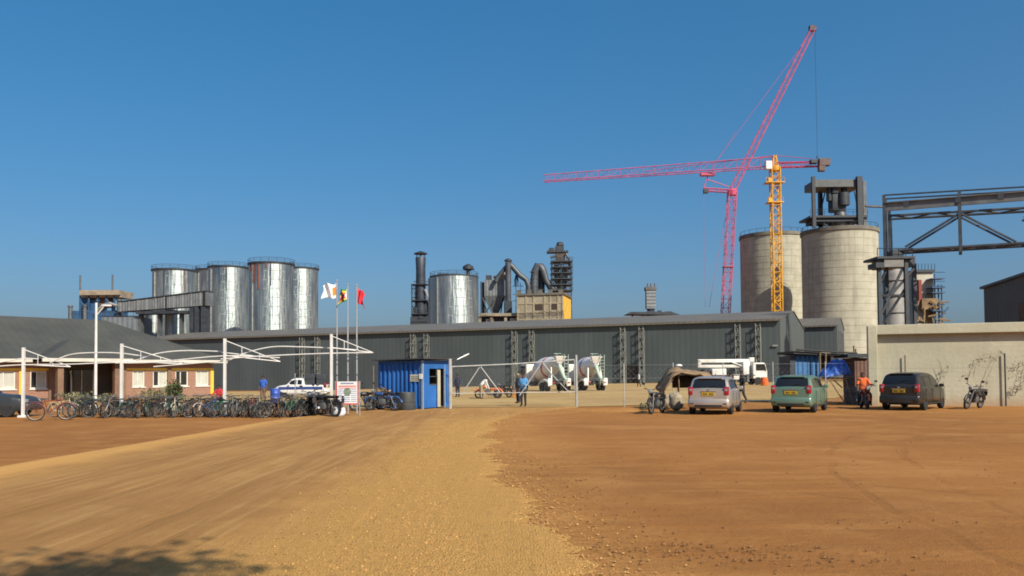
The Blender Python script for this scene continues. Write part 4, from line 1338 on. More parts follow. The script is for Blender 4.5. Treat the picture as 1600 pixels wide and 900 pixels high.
def flag(i, label, w_, h_, sx, droop, mats, pick):
    o2, h = fl[i]
    mb = MB(); nu, nv = 18, 14
    vs_, fs, ms = [], [], []
    for a in range(nu + 1):
        for b in range(nv + 1):
            u, v = a / nu, b / nv
            x = sx * (.04 + w_ * u * .75 + .05 * math.sin(v * 5 + u * 3) * u)
            y = .13 * math.sin(u * 9 + v * 2.2) * (.25 + u)
            z = h - .08 - h_ * v - droop * u ** 1.4 - .05 * math.sin(u * 7)
            vs_.append((x, y, z))
    for a in range(nu):
        for b in range(nv):
            mb.m.append(0)
            fs.append((a * (nv + 1) + b, (a + 1) * (nv + 1) + b, (a + 1) * (nv + 1) + b + 1, a * (nv + 1) + b + 1)); ms.append(pick((a + .5) / nu, (b + .5) / nv))
    mb = MB(); mb.v, mb.f, mb.m = vs_, fs, ms
    o = mb.build('flag', mats, None, 80)
    sol = o.modifiers.new('cloth', 'SOLIDIFY'); sol.thickness = .006
    o.location = (o2.x, o2.y, 0)
    tag(o, label, 'flag', 'flags flying before the warehouse')
flag(0, 'white flag with an orange corner blowing to the left', .75, .62, -1, .05, [FW, FO], lambda u, v: 1 if u < .3 and .2 < v < .8 else 0)
st = [1, 2, 3, 4, 3, 2, 1]
flag(1, 'striped flag of green, yellow, red and black drooping on the middle pole', .42, .55, -1, .25, [FW, FG_, FY, FR, FB], lambda u, v: 0 if u < .3 * (1 - abs(v - .5) * 2) else st[min(6, int(v * 7))])
flag(2, 'plain red flag drooping from the right pole', .38, .62, 1, .3, [FR, FY], lambda u, v: 0)
# board
o2 = G(543, 650); o2.z = 0
t = thing('notice_board', 'white notice board with red and blue print on two thin grey legs', 'sign', o2, R(-4))
f = Frame(o2, R(-4))
a, b_ = f.face(525.5, 632), f.face(560, 596)
mb = MB(); mb.span((a.x + .0, -.02, a.z), (b_.x, .02, b_.z)); mb.build('panel', WHITE, t)
mb = MB()
for x, x2 in ((a.x, a.x + .04), (b_.x - .04, b_.x)):
    mb.span((x, -.026, a.z), (x2, -.021, b_.z))
mb.span((a.x + .04, -.026, a.z), (b_.x - .04, -.021, a.z + .05)); mb.build('red_border', mat('sign_red', (.55, .05, .06), .6, 0, .1, 2), t)
w_ = b_.x - a.x; h_ = b_.z - a.z
q = random.Random(8)
SR, SB, SG = MATS['sign_red'], mat('sign_blue', (.06, .13, .35), .6, 0, .1, 2), mat('sign_grey_green', (.2, .26, .2), .7, 0, .4, 12)
def line(mb, x0, x1, z, hh):
    x = x0
    while x < x1:
        l_ = min(x1 - x, q.uniform(.02, .05)); mb.span((x, -.026, z - hh / 2), (x + l_, -.021, z + hh / 2)); x += l_ + .012
mb = MB(); line(mb, a.x + w_ * .2, b_.x - w_ * .2, b_.z - h_ * .08, .05); mb.build('heading_print', SB, t)
mb = MB(); mb.span((a.x + w_ * .1, -.026, b_.z - h_ * .22), (b_.x - w_ * .1, -.021, b_.z - h_ * .18)); line(mb, a.x + w_ * .12, b_.x - w_ * .1, b_.z - h_ * .28, .03); mb.build('red_print', SR, t)
mb = MB(); mb.lathe([(.16, 0), (.16, .004)], 20, (a.x + w_ * .5, -.022, b_.z - h_ * .45), Matrix.Rotation(R(90), 3, 'X')); mb.build('emblem', SG, t)
mb = MB()
for i in range(7):
    for c0, c1 in ((.08, .3), (.36, .62), (.68, .92)):
        if i < 3 and c0 == .36:
            continue
        line(mb, a.x + w_ * c0, a.x + w_ * c1, b_.z - h_ * (.36 + i * .085), .026)
mb.build('blue_print', SB, t)
mb = MB()
for px, pb in ((524, 651), (562, 649)):
    q_ = f.face(px, 615, .03); mb.tube((q_.x, .03, 0), (q_.x, .03, b_.z + .02), .022, 6)
mb.tube((a.x, .045, b_.z - .1), (b_.x, .045, b_.z - .1), .015, 5); mb.build('leg', POLE, t)
# white bag slumped at its foot
o2 = G(531, 651); o2.z = 0
mb = MB(); mb.lathe([(.001, 0), (.2, .02), (.27, .14), (.25, .3), (.16, .42), (.07, .47), (.1, .54), (.001, .55)], 16, (0, 0, 0), Matrix.Scale(.8, 3, Vector((0, 1, 0))))
o = mb.build('sack', mat('sack_white', (.62, .66, .7), .8, 0, .25, 3, bumpk=.6), None, 80); o.location = o2; o.rotation_euler = (R(6), R(-8), .3)
tag(o, 'white plastic sack lying at the foot of the notice board', 'sack')

# ------------------------------------------------------------------ blue gate hut
BLUE = mat('hut_blue', (.022, .13, .42), .5, 0, .25, .8, rib=None, dirt=(.07, .13, .27))
BLUER = mat('hut_blue_ribbed', (.022, .13, .42), .5, 0, .25, .8, (1, 1, .2), rib=('X', .32, .05), dirt=(.07, .13, .27))
c = G(661, 639.5)
rzh = R(-31)
org = Vector((c.x, c.y, 0))
hut = thing('gate_hut', 'bright blue sheet metal gate hut with an open doorway in its end', 'hut', org, rzh)
f = Frame(org, rzh)
Lh = -f.face(591, 600).x; Wh = 2.4; Hh = 2.35
eW = f.side(702, 600, 0).y; Wh = eW
mb = MB(); mb.span((-Lh, 0, .05), (-.06, .05, Hh)); mb.span((-Lh, .05, .05), (-Lh + .05, Wh, Hh)); mb.span((-Lh + .05, Wh - .05, .05), (-.06, Wh, Hh)); mb.build('wall', BLUER, hut)
# folded ribs of the long wall
mb = MB()
n = 10
for i in range(n):
    x = -Lh + .18 + i * (Lh - .36) / (n - 1); mb.cbox((x, -.02, Hh / 2), (.11, .06, Hh - .25), .02)
mb.build('wall_rib', BLUE, hut)
d0, d1 = f.side(671, 600, 0).y, f.side(694, 600, 0).y
mb = MB(); mb.span((-.05, 0, .05), (0, d0, Hh)); mb.span((-.05, d1, .05), (0, Wh, Hh)); mb.span((-.05, d0, 1.95), (0, d1, Hh)); dm = d0 + (d1 - d0) * .52; mb.span((-.045, d0, .05), (-.005, dm, 1.15)); mb.build('end_wall', BLUE, hut)
mb = MB(); mb.span((-.03, d0, 1.15), (.01, dm, 1.2)); mb.span((-.04, dm - .03, 1.2), (0, dm + .03, 1.95)); mb.span((-.03, d0, 1.55), (0, dm, 1.58)); mb.build('window_frame', MIDSTEEL, hut)
mb = MB(); mb.span((-.12, dm + .05, .06), (-.08, d1 - .2, 1.9)); mb.build('door', mat('door_cream', (.42, .40, .30), .7, 0, .15, 1.5), hut)
mb = MB(); mb.span((-Lh + .06, Wh - .12, .1), (-.1, Wh - .06, Hh - .1)); mb.span((-Lh + .06, .1, .06), (-.1, Wh - .13, .1)); mb.build('inside', mat('hut_inside', (.14, .11, .09), .9, 0, .2, 1), hut)
mb = MB(); mb.prism([(-Lh - .15, -.3, Hh + .01), (.3, -.3, Hh + .06), (.3, -.3, Hh + .11), (-Lh - .15, -.3, Hh + .06)], (0, Wh + .6, 0)); mb.build('roof', mat('hut_roof', (.06, .06, .065), .7, .2, .3, 1), hut)
mb = MB(); mb.span((-.07, -.07, 0), (.03, .03, Hh)); mb.span((-.04, Wh, 0), (.06, Wh + .09, Hh)); mb.span((-.05, d1 + .0, .0), (.03, d1 + .07, Hh - .2)); mb.build('corner_post', mat('post_blue_grey', (.22, .30, .42), .5, .1, .2, 1), hut)
q0, q1 = f.face(642, 596), f.face(656, 585)
mb = MB(); mb.span((q0.x, -.065, q0.z), (q1.x, -.052, q1.z)); mb.build('notice', mat('notice_cream', (.55, .53, .42), .7, 0, .15, 6), hut)
mb = MB(); q0, q1 = f.face(657, 592), f.face(662, 584); mb.span((q0.x, -.11, q0.z), (q1.x - .02, -.072, q1.z)); mb.build('meter_box', WHITE, hut)
mb = MB()
for i in range(3):
    q0, q1 = f.face(643.5, 594 - i * 2.6), f.face(654.5, 593.2 - i * 2.6); mb.span((q0.x, -.072, q0.z), (q1.x, -.066, q1.z))
mb.build('notice_print', MIDSTEEL, hut)
# lamp arm leaning out from its roof corner
pA = f.M @ Vector((.05, Wh + .05, Hh - .1)); pB = P(727, 555.5, pA.y + .3)
t = thing('lamp_arm', 'thin grey lamp arm slanting up from the right corner of the blue hut', 'lamp', (pA.x, pA.y, 0))
l = lambda v: v - Vector((pA.x, pA.y, 0))
mb = MB(); mb.tube(l(pA), l(pB), .025, 6); mb.build('arm', POLE, t)
mb = MB(); dv = (pB - pA).normalized(); mb.tube(l(pB - dv * .1), l(pB + dv * .22), .05, 8, .03); mb.build('lamp_head', WHITE, t, 40)

# dark drum and odds beside the hut
o2 = G(638, 641); o2.z = 0
t = thing('water_drum', 'dark grey water drum standing against the blue hut', 'drum', o2 + Vector((-.1, .1, 0)))
mb = MB(); mb.lathe([(.38, 0), (.42, .05), (.42, .38), (.44, .4), (.42, .42), (.42, .78), (.4, .84), (.36, .84), (.34, .8)], 24); mb.build('body', mat('drum_grey', (.05, .055, .06), .6, 0, .3, 2), t, 40)
mb = MB(); mb.lathe([(.001, .79), (.34, .8)], 20, caps=False); mb.build('lid', DARK, t)

# ------------------------------------------------------------------ gate and wire fence
GP = mat('gate_pipe', (.42, .43, .42), .5, .3, .2, 2)
def post_thing(name, label, px, pt, pb, r_, mt, group=None):
    o2 = G(px, pb); o2.z = 0
    f = Frame(o2); h = f.face(px, pt).z
    mb = MB(); mb.tube((0, 0, -.1), (0, 0, h), r_, 8); mb.lathe([(r_ * 1.1, h), (r_ * 1.1, h + .03), (.001, h + .05)], 8)
    o = mb.build(name, mt, None, 40); o.location = o2
    return tag(o, label, 'post', group), o2
post_thing('gate_post', 'thick grey gate post at the corner of the blue hut', 703.5, 562, 639, .085, GP)
post_thing('gate_post', 'slim grey gate post at the right end of the pipe gate', 901, 556, 636, .06, GP)
def MESHM():
    M = bpy.data.materials.new('chain_link'); M.use_nodes = True
    return M
gl, gr = G(706, 637.5), G(898, 634.5)
gl.z = gr.z = 0
gm = (gl + gr) / 2
def gate_leaf(label, a, b, pts_top, flip):
    d = b - a; rz = math.atan2(d.y, d.x)
    t = thing('gate_leaf', label, 'gate', a, rz, 'leaves of the pipe gate')
    L = d.length
    f = Frame(a, rz)
    zt0, zt1 = pts_top
    zb0, zb1 = .72, .72
    mb = MB(); mb.tube((0, 0, zt0), (L, 0, zt1), .036, 8); mb.build('top_rail', GP, t, 40)
    mb = MB(); mb.tube((0, 0, zb0), (L, 0, zb1), .014, 6); mb.build('bottom_rail', GP, t, 40)
    mb = MB(); mb.tube((0, 0, zb0), (0, 0, zt0), .028, 6); mb.tube((L, 0, zb1), (L, 0, zt1), .028, 6); mb.build('upright', GP, t, 40)
    return t, f, L
zt = [Frame(gl).face(706, 573).z, 2.16, Frame(gr).face(898, 562).z]
t, f, L = gate_leaf('left leaf of the grey pipe gate, with an upside-down V brace', gl, gm, (zt[0], zt[1]), 0)
rzg = math.atan2((gr - gl).y, (gr - gl).x)
for (x0, y0, x1, y1) in ((749, 574, 721, 617), (751, 573, 781, 613)):
    mb = MB(); p_, q_ = f.face(x0, y0), f.face(x1, y1); mb.tube(p_, q_, .028, 6); mb.build('brace', GP, t, 40)
# fine wire infill
WIRE = mat('thin_wire', (.3, .3, .29), .6, .3, .2, 3)
def infill(t, L, z0, z1, step=.16, r_=.0018, slant=True, y=.03):
    mb = MB()
    n = int(L / step)
    for i in range(-int((z1 - z0) / step), n + 1):
        for s in (0, 1):
            xa, xb = i * step, i * step + (z1 - z0)
            za, zb = z0, z1
            if xa < 0: za, xa = z0 - xa, 0
            if xb > L: zb, xb = z1 - (xb - L), L
            if xb <= xa: continue
            if s: mb.tube((L - xa, y, za), (L - xb, y, zb), r_, 3, caps=False)
            else: mb.tube((xa, y, za), (xb, y, zb), r_, 3, caps=False)
    mb.build('wire_mesh', WIRE, t)
infill(t, L, .72, 1.95)
t, f, L = gate_leaf('right leaf of the grey pipe gate, behind the guard in blue', gm, gr, (zt[1], zt[2]), 1)
for (x0, y0, x1, y1) in ((846, 567, 812, 618), (863, 586, 892, 616), (848, 567, 863, 586)):
    mb = MB(); p_, q_ = f.face(x0, y0), f.face(x1, y1); mb.tube(p_, q_, .028, 6); mb.build('brace', GP, t, 40)
infill(t, L, .72, 1.95)
# wire fence to the right, on thin posts
fa, fb_ = G(901, 636), G(1357, 633)
fa.z = fb_.z = 0
d = fb_ - fa; rz = math.atan2(d.y, d.x)
t = thing('wire_fence', 'see-through wire fence on thin grey posts right of the gate', 'fence', fa, rz)
f = Frame(fa, rz); L = d.length
for px in (975, 1052, 1130, 1208, 1290):
    q_ = f.face(px, 600); mb = MB(); mb.tube((q_.x, 0, 0), (q_.x, 0, 2.15), .026, 6); mb.build('post', GP, t)
mb = MB()
for z_ in (.25, .8, 1.4, 2.05):
    mb.tube((0.05, .03, z_), (L, .03, z_), .006, 4)
mb.build('strand', WIRE, t)
infill(t, L, .1, 1.9, .26, .0016)
o_, _ = post_thing('wooden_post', 'weathered thin wooden post left of the blue hut', 583.5, 573, 640, .035, mat('grey_wood', (.16, .125, .09), .9, 0, .3, 3))
o_, _ = post_thing('wooden_post', 'thin bare pole standing among the bicycles left of the notice board', 461, 585, 648, .02, POLE)

# ------------------------------------------------------------------ concrete boundary wall at right
BW = None
def bwall_mat():
    M = bpy.data.materials.new('wall_plaster'); M.use_nodes = True
    nt = M.node_tree; b = nt.nodes['Principled BSDF']
    v = coord(nt)
    n = noise(nt, v, .6, 6, .6); n2 = noise(nt, v, 6, 4); st = noise(nt, coord(nt, (1.5, 1.5, .12)), 1.2, 5)
    sep = N(nt, 'ShaderNodeSeparateXYZ'); nt.links.new(v, sep.inputs[0])
    c = mixc(nt, ramp(nt, n, .3, .7), (.365, .345, .248), (.435, .415, .31))
    c = mixc(nt, ramp(nt, st, .5, .75, 0, .4), c, (.32, .295, .215))
    c = mixc(nt, ramp(nt, n2, .55, .75, 0, .25), c, (.3, .27, .2))
    zz = math_(nt, 'ADD', sep.outputs[2], math_(nt, 'MULTIPLY', n, .8))
    c = mixc(nt, ramp(nt, zz, 1.0, .45, 0, .65), c, (.34, .21, .11))
    blk = N(nt, 'ShaderNodeTexBrick'); cbx = N(nt, 'ShaderNodeCombineXYZ'); nt.links.new(sep.outputs[0], cbx.inputs[0]); nt.links.new(sep.outputs[2], cbx.inputs[1]); nt.links.new(cbx.outputs[0], blk.inputs['Vector'])
    blk.inputs['Scale'].default_value = 1.0; blk.inputs['Brick Width'].default_value = .46; blk.inputs['Row Height'].default_value = .23; blk.inputs['Mortar Size'].default_value = .012; blk.inputs['Mortar Smooth'].default_value = .6
    c = mixc(nt, math_(nt, 'MULTIPLY', blk.outputs['Fac'], ramp(nt, n, .4, .6, .05, .4)), c, (.29, .265, .2))
    line_ = ramp(nt, math_(nt, 'ABSOLUTE', math_(nt, 'SUBTRACT', sep.outputs[2], math_(nt, 'ADD', 1.75, math_(nt, 'MULTIPLY', n2, .05)))), .0, .03)
    c = mixc(nt, line_, mixc(nt, .35, c, (.2, .18, .13)), c)
    nt.links.new(c, b.inputs['Base Color']); b.inputs['Roughness'].default_value = .92
    bump(nt, b, math_(nt, 'ADD', n2, n), .35, .04)
    return M
BW = bwall_mat()
wa = P(1371, 583, 40.0); wb_ = P(1600, 583, 38.2)
wa.z = wb_.z = 0
d = wb_ - wa; rz = math.atan2(d.y, d.x)
wt = thing('boundary_wall', 'cream plastered boundary wall with overhanging coping beam, stained red at its foot', 'wall', wa, rz)
f = Frame(wa, rz)
zt_ = f.face(1372, 508, -.3).z; zc = f.face(1372, 523, -.3).z
mb = MB(); mb.span((0, 0, -.3), (16, .3, zc)); mb.build('wall_face', BW, wt)
mb = MB(); mb.cbox((7.9, .1, (zc + zt_) / 2 + .002), (16.1, .85, zt_ - zc), .03); mb.build('coping', BW, wt)
pw = f.face(1357, 560, -.35).x
mb = MB(); mb.cbox((pw / 2 - .02, -.14, zt_ / 2 - .2), (-pw, .46, zt_ + .35), .03); mb.build('end_pier', BW, wt)
# leaning fence posts and dry creeper in front of the wall
def wpost(label, px, pt, pb, mt, r_=.03):
    q_ = f.M @ Vector((f.face(px, 600, -.12).x, -.12, 0)); q_.z = 0
    h = Frame(q_).face(px, pt).z
    mb = MB(); mb.tube((0, 0, -.1), (0, 0, h), r_, 6)
    o = mb.build('fence_post', mt); o.location = q_
    tag(o, label, 'post')
wpost('rusty fence post before the wall, rising behind the black car', 1415, 555, 630, MATS['grey_wood'])
wpost('dark iron fence post before the wall, right of the parked motorbike', 1571, 552, 628, DARK, .035)
TWIG = mat('dry_twig', (.25, .2, .135), .95, 0, .3, 4)
DRYLEAF = mat('dry_leaf', (.24, .205, .12), .9, 0, .4, 4)
def creeper(label, routes, leaves):
    o2 = f.M @ Vector((f.face(routes[0][0][0], 620, -.12).x, -.12, 0)); o2.z = 0
    g = Frame(o2, rz)
    t = thing('dry_creeper', label, 'plant', o2, rz)
    mb = MB()
    for rt in routes:
        pts = [g.face(x, y, -.03 + .02 * math.sin(x)) for x, y in rt]
        fine = []
        for a, b in zip(pts, pts[1:]):
            for s in range(4):
                fine.append(a.lerp(b, s / 4) + Vector((q.uniform(-.02, .02), q.uniform(-.02, .01), q.uniform(-.02, .02))))
        fine.append(pts[-1]); mb.path(fine, [.010 * (1 - .6 * i / len(fine)) for i in range(len(fine))], 5)
    mb.build('stem', TWIG, t)
    mb = MB()
    for (x, y, n, s) in leaves:
        for _ in range(n):
            p_ = g.face(x + q.gauss(0, s), y + q.gauss(0, s * .7), -.05 - .1 * q.random()); v1 = Vector((q.uniform(-1, 1), q.uniform(-1, 1), q.uniform(-1, 1))) * .035; v2 = Vector((q.uniform(-1, 1), q.uniform(-1, 1), q.uniform(-1, 1))) * .022
            mb.add([p_ - v1, p_ + v2, p_ + v1, p_ - v2], [(0, 1, 2, 3)])
    mb.build('leaf_tuft', DRYLEAF, t)
creeper('dry twining creeper climbing the wall between black car and motorbike', [[(1478, 625), (1474, 600), (1477, 585), (1481, 575), (1477, 562), (1474, 555)], [(1476, 590), (1471, 580), (1467, 570)], [(1481, 575), (1484, 570)]], [(1478, 583, 14, 3), (1480, 574, 16, 2), (1474, 600, 10, 3), (1480, 604, 10, 4)])
creeper('taller dry creeper climbing the wall above the parked motorbike', [[(1521, 590), (1523, 575), (1528, 566), (1531, 556), (1548, 553), (1562, 551)], [(1540, 606), (1541, 595), (1549, 575), (1553, 565), (1566, 550)], [(1528, 566), (1533, 562)]], [(1530, 562, 14, 3), (1541, 597, 26, 3), (1564, 550, 20, 3), (1548, 555, 14, 4), (1521, 580, 14, 3)])
creeper('leafier creeper patch on the wall beyond the dark iron post', [[(1590, 612), (1594, 600), (1597, 585), (1600, 566), (1610, 564)], [(1594, 600), (1586, 606)]], [(1590, 607, 50, 4), (1597, 566, 50, 5), (1600, 600, 40, 5), (1608, 580, 60, 8)])
# low earth bank at the foot of the wall
def mound(name, label, c, sx, sy, h, seed, mt=RED_DIRT):
    mb = MB(); rows = []
    for i in range(25):
        rows.append([])
        for j in range(25):
            u, v = i / 12 - 1, j / 12 - 1
            r_ = math.sqrt(u * u + v * v)
            z = max(0, 1 - r_) ** .8 * h * (.7 + .5 * mnoise.noise((u * 2.2 + seed, v * 2.2, 1))) + .05 * mnoise.noise((u * 7, v * 7 + seed, 2)) * (r_ < .95)
            rows[-1].append((v * sx, u * sy, z - .02))
    mb.grid(rows); o = mb.build(name, mt, None, 80); o.location = c
    setting(o); return tag(o, label, 'mound')
p_ = G(1600, 632); mound('earth_bank', 'low bank of red earth at the foot of the cream wall', (p_.x + .6, p_.y - .3, 0), 2.8, 1.0, .38, 3)
p_ = G(1040, 643); mound('earth_bank', 'rough hump of red earth left of the silver car', (p_.x - 1.6, p_.y + .9, 0), 2.2, 1.2, .16, 5)
p_ = G(940, 640); mound('earth_bank', 'low dirt windrow at the road edge right of the gate', (p_.x, p_.y - .5, 0), 2.6, 1.3, .10, 6)
# ------------------------------------------------------------------ cars
RUB = mat('tyre_rubber', (.018, .018, .019), .85, 0, .3, 6)
RIM = mat('rim_alloy', (.20, .20, .19), .5, .5, .15, 4)
TAIL = mat('tail_lamp_red', (.32, .012, .022), .15, 0, .15, 6, coat=.6)
CLEAR = mat('lamp_clear', (.30, .30, .30), .15, .2, .1, 6, coat=.6)
PLATE = mat('plate_yellow', (.46, .30, .015), .5, 0, .08, 4)
BLACKP = mat('black_plastic', (.022, .022, .024), .5, 0, .2, 4)
CARGLASS = mat('car_glass', (.012, .014, .016), .06, 0, .2, 1, spec=.7)
CHROME = mat('chrome', (.6, .6, .6), .15, 1.0, .1, 4)
def lerpt(tab, u):
    return interp(tab, u)
HATCH = [(0, .97), (.03, 1.0), (.05, 1.03), (.075, 1.16), (.105, 1.33), (.13, 1.44), (.18, 1.492), (.3, 1.52), (.42, 1.52), (.52, 1.49), (.58, 1.42), (.66, 1.22), (.735, 1.02), (.8, .955), (.9, .86), (.96, .76), (1, .6)]
MPV = [(0, 1.0), (.02, 1.05), (.035, 1.1), (.06, 1.3), (.085, 1.46), (.11, 1.54), (.18, 1.59), (.3, 1.61), (.45, 1.605), (.54, 1.56), (.6, 1.47), (.68, 1.25), (.76, 1.06), (.84, .98), (.92, .9), (.97, .78), (1, .62)]
SALOON = [(0, .9), (.03, .98), (.06, 1.02), (.08, 1.3), (.12, 1.45), (.3, 1.49), (.42, 1.47), (.5, 1.36), (.57, 1.15), (.61, 1.03), (.7, .985), (.85, .93), (.93, .86), (.975, .74), (1, .55)]
PICKUP = [(0, .98), (.02, 1.0), (.25, 1.0), (.40, 1.0), (.415, 1.03), (.43, 1.3), (.45, 1.47), (.5, 1.52), (.6, 1.52), (.66, 1.46), (.71, 1.25), (.75, 1.06), (.8, 1.0), (.9, .95), (.97, .85), (1, .68)]
def car(name, label, cat, loc, heading, L, W, prof, paint, rear_u, wind_u, sides, H=1.0, plate=PLATE, mirror=True, wheels=(.19, .81), belt0=.98, rimm=RIM, lamp='tail'):
    """heading: compass angle to the right of straight ahead"""
    t = thing(name, label, cat, loc, -heading)
    k = W / 1.68
    top = lambda u: lerpt(prof, u) * H
    wtab = [(0, .70), (.02, .76), (.06, .805), (.14, .83), (.5, .84), (.85, .825), (.93, .78), (.97, .70), (1, .56)]
    wb = lambda u: lerpt(wtab, u) * k
    def dims(u):
        zt, b = top(u), wb(u)
        zbelt = min(belt0 * H, zt - .05)
        wt = b - .05 - .24 * max(0, zt - zbelt - .05)
        zbot = .2 + .1 * abs(2 * u - 1) ** 4
        return zt, b, zbelt, wt, zbot
    us = sorted(set([i / 44 for i in range(45)] + [p[0] for p in prof] + [.01, .98, .99]))
    rings = []
    for u in us:
        zt, b, zbelt, wt, zb = dims(u)
        y = -L / 2 + L * u
        half = [(b - .12, zb), (b - .02, zb + .13), (b, .52), (b - .006, .5 * (.52 + zbelt) + .02), (b - .02, zbelt - .03), (b - .045, zbelt + .0), (wt, zt - .07), (wt - .05, zt - .025), (wt - .17, zt), (wt * .4, zt + .018)]
        ring = [(x, y, z) for x, z in half] + [(-x, y, z) for x, z in half[::-1]]
        rings.append(ring)
    mb = MB(); n = len(rings[0]); o0 = []
    vs_ = [p for r_ in rings for p in r_]
    fs = [(i * n + j, i * n + (j + 1) % n, (i + 1) * n + (j + 1) % n, (i + 1) * n + j) for i in range(len(rings) - 1) for j in range(n)]
    fs += [tuple(range(n)), tuple(range((len(rings) - 1) * n, len(rings) * n))]
    mb.add(vs_, fs)
    body = mb.build('body', paint, t)
    # wheel wells cut out of it
    cb = MB()
    for wu in wheels:
        for s in (-1, 1):
            cb.tube((s * (W / 2 - .30), -L / 2 + L * wu, .30 * H), (s * (W / 2 + .3), -L / 2 + L * wu, .30 * H), .355, 24)
    cut = cb.build('cut', BLACKP)
    bo = body.modifiers.new('b', 'BOOLEAN'); bo.object = cut; bo.operation = 'DIFFERENCE'
    dg = bpy.context.evaluated_depsgraph_get()
    me = bpy.data.meshes.new_from_object(body.evaluated_get(dg))
    body.modifiers.clear(); body.data = me
    bpy.data.objects.remove(cut)
    me.polygons.foreach_set('use_smooth', [True] * len(me.polygons)); me.set_sharp_from_angle(angle=R(32))
    if not me.materials: me.materials.append(paint)
    Yu = lambda u: -L / 2 + L * u
    def sidepatch(u0, u1, nm='side_window'):
        for s in (-1, 1):
            mb = MB(); rows = []
            for i in range(9):
                u = u0 + (u1 - u0) * i / 8
                zt, b, zbelt, wt, zb = dims(u)
                row = []
                for j in range(4):
                    z0, z1 = zbelt + .035, max(zbelt + .04, zt - .115)
                    z = z0 + (z1 - z0) * j / 3
                    f_ = (z - zbelt) / max(.02, zt - .07 - zbelt)
                    row.append((s * (b - .045 + (wt - b + .045) * f_ + .007), Yu(u), z))
                rows.append(row)
            mb.grid(rows); mb.build(nm, CARGLASS, t, 60)
    for a, b in sides:
        sidepatch(a, b)
    def endpatch(u0, u1, nm, inset):
        mb = MB(); rows = []
        for i in range(9):
            u = u0 + (u1 - u0) * i / 8
            zt, b, zbelt, wt, zb = dims(u)
            du = .004; sl = Vector((0, L * 2 * du, top(u + du) - top(u - du))).normalized()
            nrm = Vector((0, -sl.z, sl.y))
            row = []
            for j in range(9):
                v = j / 4 - 1
                x = v * (wt - inset)
                z = zt + .018 * (1 - abs(x) / wt) - (.006 if abs(v) > .8 else 0)
                p_ = Vector((x, Yu(u), z)) + nrm * .012
                row.append(p_)
            rows.append(row)
        mb.grid(rows); return mb.build(nm, CARGLASS, t, 60)
    if rear_u:
        rw = endpatch(*rear_u, 'rear_window', .11)
        u = rear_u[0] + .01
        mb = MB(); zt = top(u); mb.tube((0, Yu(u) - .035, zt + .02), (.32, Yu(u) - .015, zt + .1), .011, 5); mb.build('wiper', BLACKP, rw)
        ur = rear_u[1] + .02
        mb = MB(); mb.cbox((0, Yu(ur) - .06, top(ur) + .01), (W * .56, .2, .035), .012); mb.build('spoiler', paint, t, 40)
    endpatch(*wind_u, 'windscreen', .09)
    yr = -L / 2
    if lamp == 'tail':
        for s in (-1, 1):
            mb = MB(); mb.cbox((s * (wb(.02) - .085), yr + .075, .93 * H + .02), (.19, .20, .34), .045); l_ = mb.build('tail_light', TAIL, t, 40)
            mb = MB(); mb.cbox((s * (wb(.02) - .095), yr + .06, .93 * H + .06), (.12, .19, .11), .03); mb.build('reversing_lamp', CLEAR, l_, 40)
        mb = MB(); mb.cbox((0, yr + .10, .47), (W * .93, .30, .36), .09); mb.build('bumper', paint, t, 50)
        mb = MB(); mb.cbox((0, yr - .035, .36), (W * .62, .05, .09), .02); 
        for s in (-1, 1):
            mb.cbox((s * W * .37, yr - .045, .44), (.14, .03, .05), .012)
        mb.build('lower_grille', BLACKP, t, 40)
        mb = MB(); mb.cbox((0, yr - .012, .82), (.5, .025, .135), .008); pl_ = mb.build('number_plate', plate, t)
        mb = MB()
        for i in range(7):
            if i != 3: mb.box((-.17 + i * .057, yr - .026, .82), (.034, .004, .07))
        mb.build('plate_marks', BLACKP, pl_)
        mb = MB(); mb.cbox((0, yr - .01, .93 * H), (.6, .03, .035), .01); mb.lathe([(.05, 0), (.05, .015), (.03, .02)], 14, (0, yr - .0, 1.0 * H - .02), Matrix.Rotation(R(90), 3, 'X')); mb.build('trim_strip', CHROME, t)
        mb = MB(); mb.tube((-W * .25, yr - .06, .27), (-W * .25, yr + .2, .27), .03, 8); mb.build('exhaust_pipe', MIDSTEEL, t)
    yf = L / 2
    mb = MB(); mb.cbox((0, yf - .13, .44), (W * .86, .3, .34), .1); mb.build('front_bumper', paint, t, 50)
    for s in (-1, 1):
        mb = MB(); mb.cbox((s * (wb(.95) - .13), yf - .2, .68), (.26, .3, .17), .05); mb.build('headlight', CLEAR, t, 40)
    if mirror:
        um = wind_u[1] - .055
        for s in (-1, 1):
            mb = MB(); mb.cbox((s * (wb(um) + .07), Yu(um), 1.02 * H + .02), (.2, .11, .14), .04); mb.build('mirror', paint, t, 40)
    # door seams and handles
    for a, b in sides[:2]:
        for s in (-1, 1):
            mb = MB(); u = a + .02; mb.cbox((s * (wb(u) - .0), Yu(u) + .02, .86 * H), (.03, .17, .035), .01); mb.build('door_handle', paint, t, 40)
    for s in (-1, 1):
        mb = MB()
        for a in sorted({x[0] - .012 for x in sides[:2]} | {sides[1][1] + .03 if len(sides) > 1 else .6}):
            mb.box((s * (wb(a) + .001), Yu(a), .66), (.008, .012, .56))
        mb.box((s * (wb(.5) + .001), Yu(.5), .285), (.01, L * .46, .05)); mb.build('door_seam', BLACKP, t)
    for wu in wheels:
        for s in (-1, 1):
            c_ = Vector((s * (W / 2 - .115), Yu(wu), .3))
            M = Matrix.Rotation(R(90), 3, 'Y')
            mb = MB(); mb.lathe([(.19, -.09), (.27, -.095), (.295, -.07), (.3, 0), (.295, .07), (.27, .095), (.19, .09)], 28, c_, M); w_ = mb.build('wheel', RUB, t, 40)
            mb = MB(); 
            mb.lathe([(.001, s * .06), (.05, s * .075), (.055, s * .05), (.16, s * .06), (.195, s * .088), (.2, s * .06), (.001, s * .03)], 24, c_, M, caps=False); mb.build('rim', rimm, w_, 40)
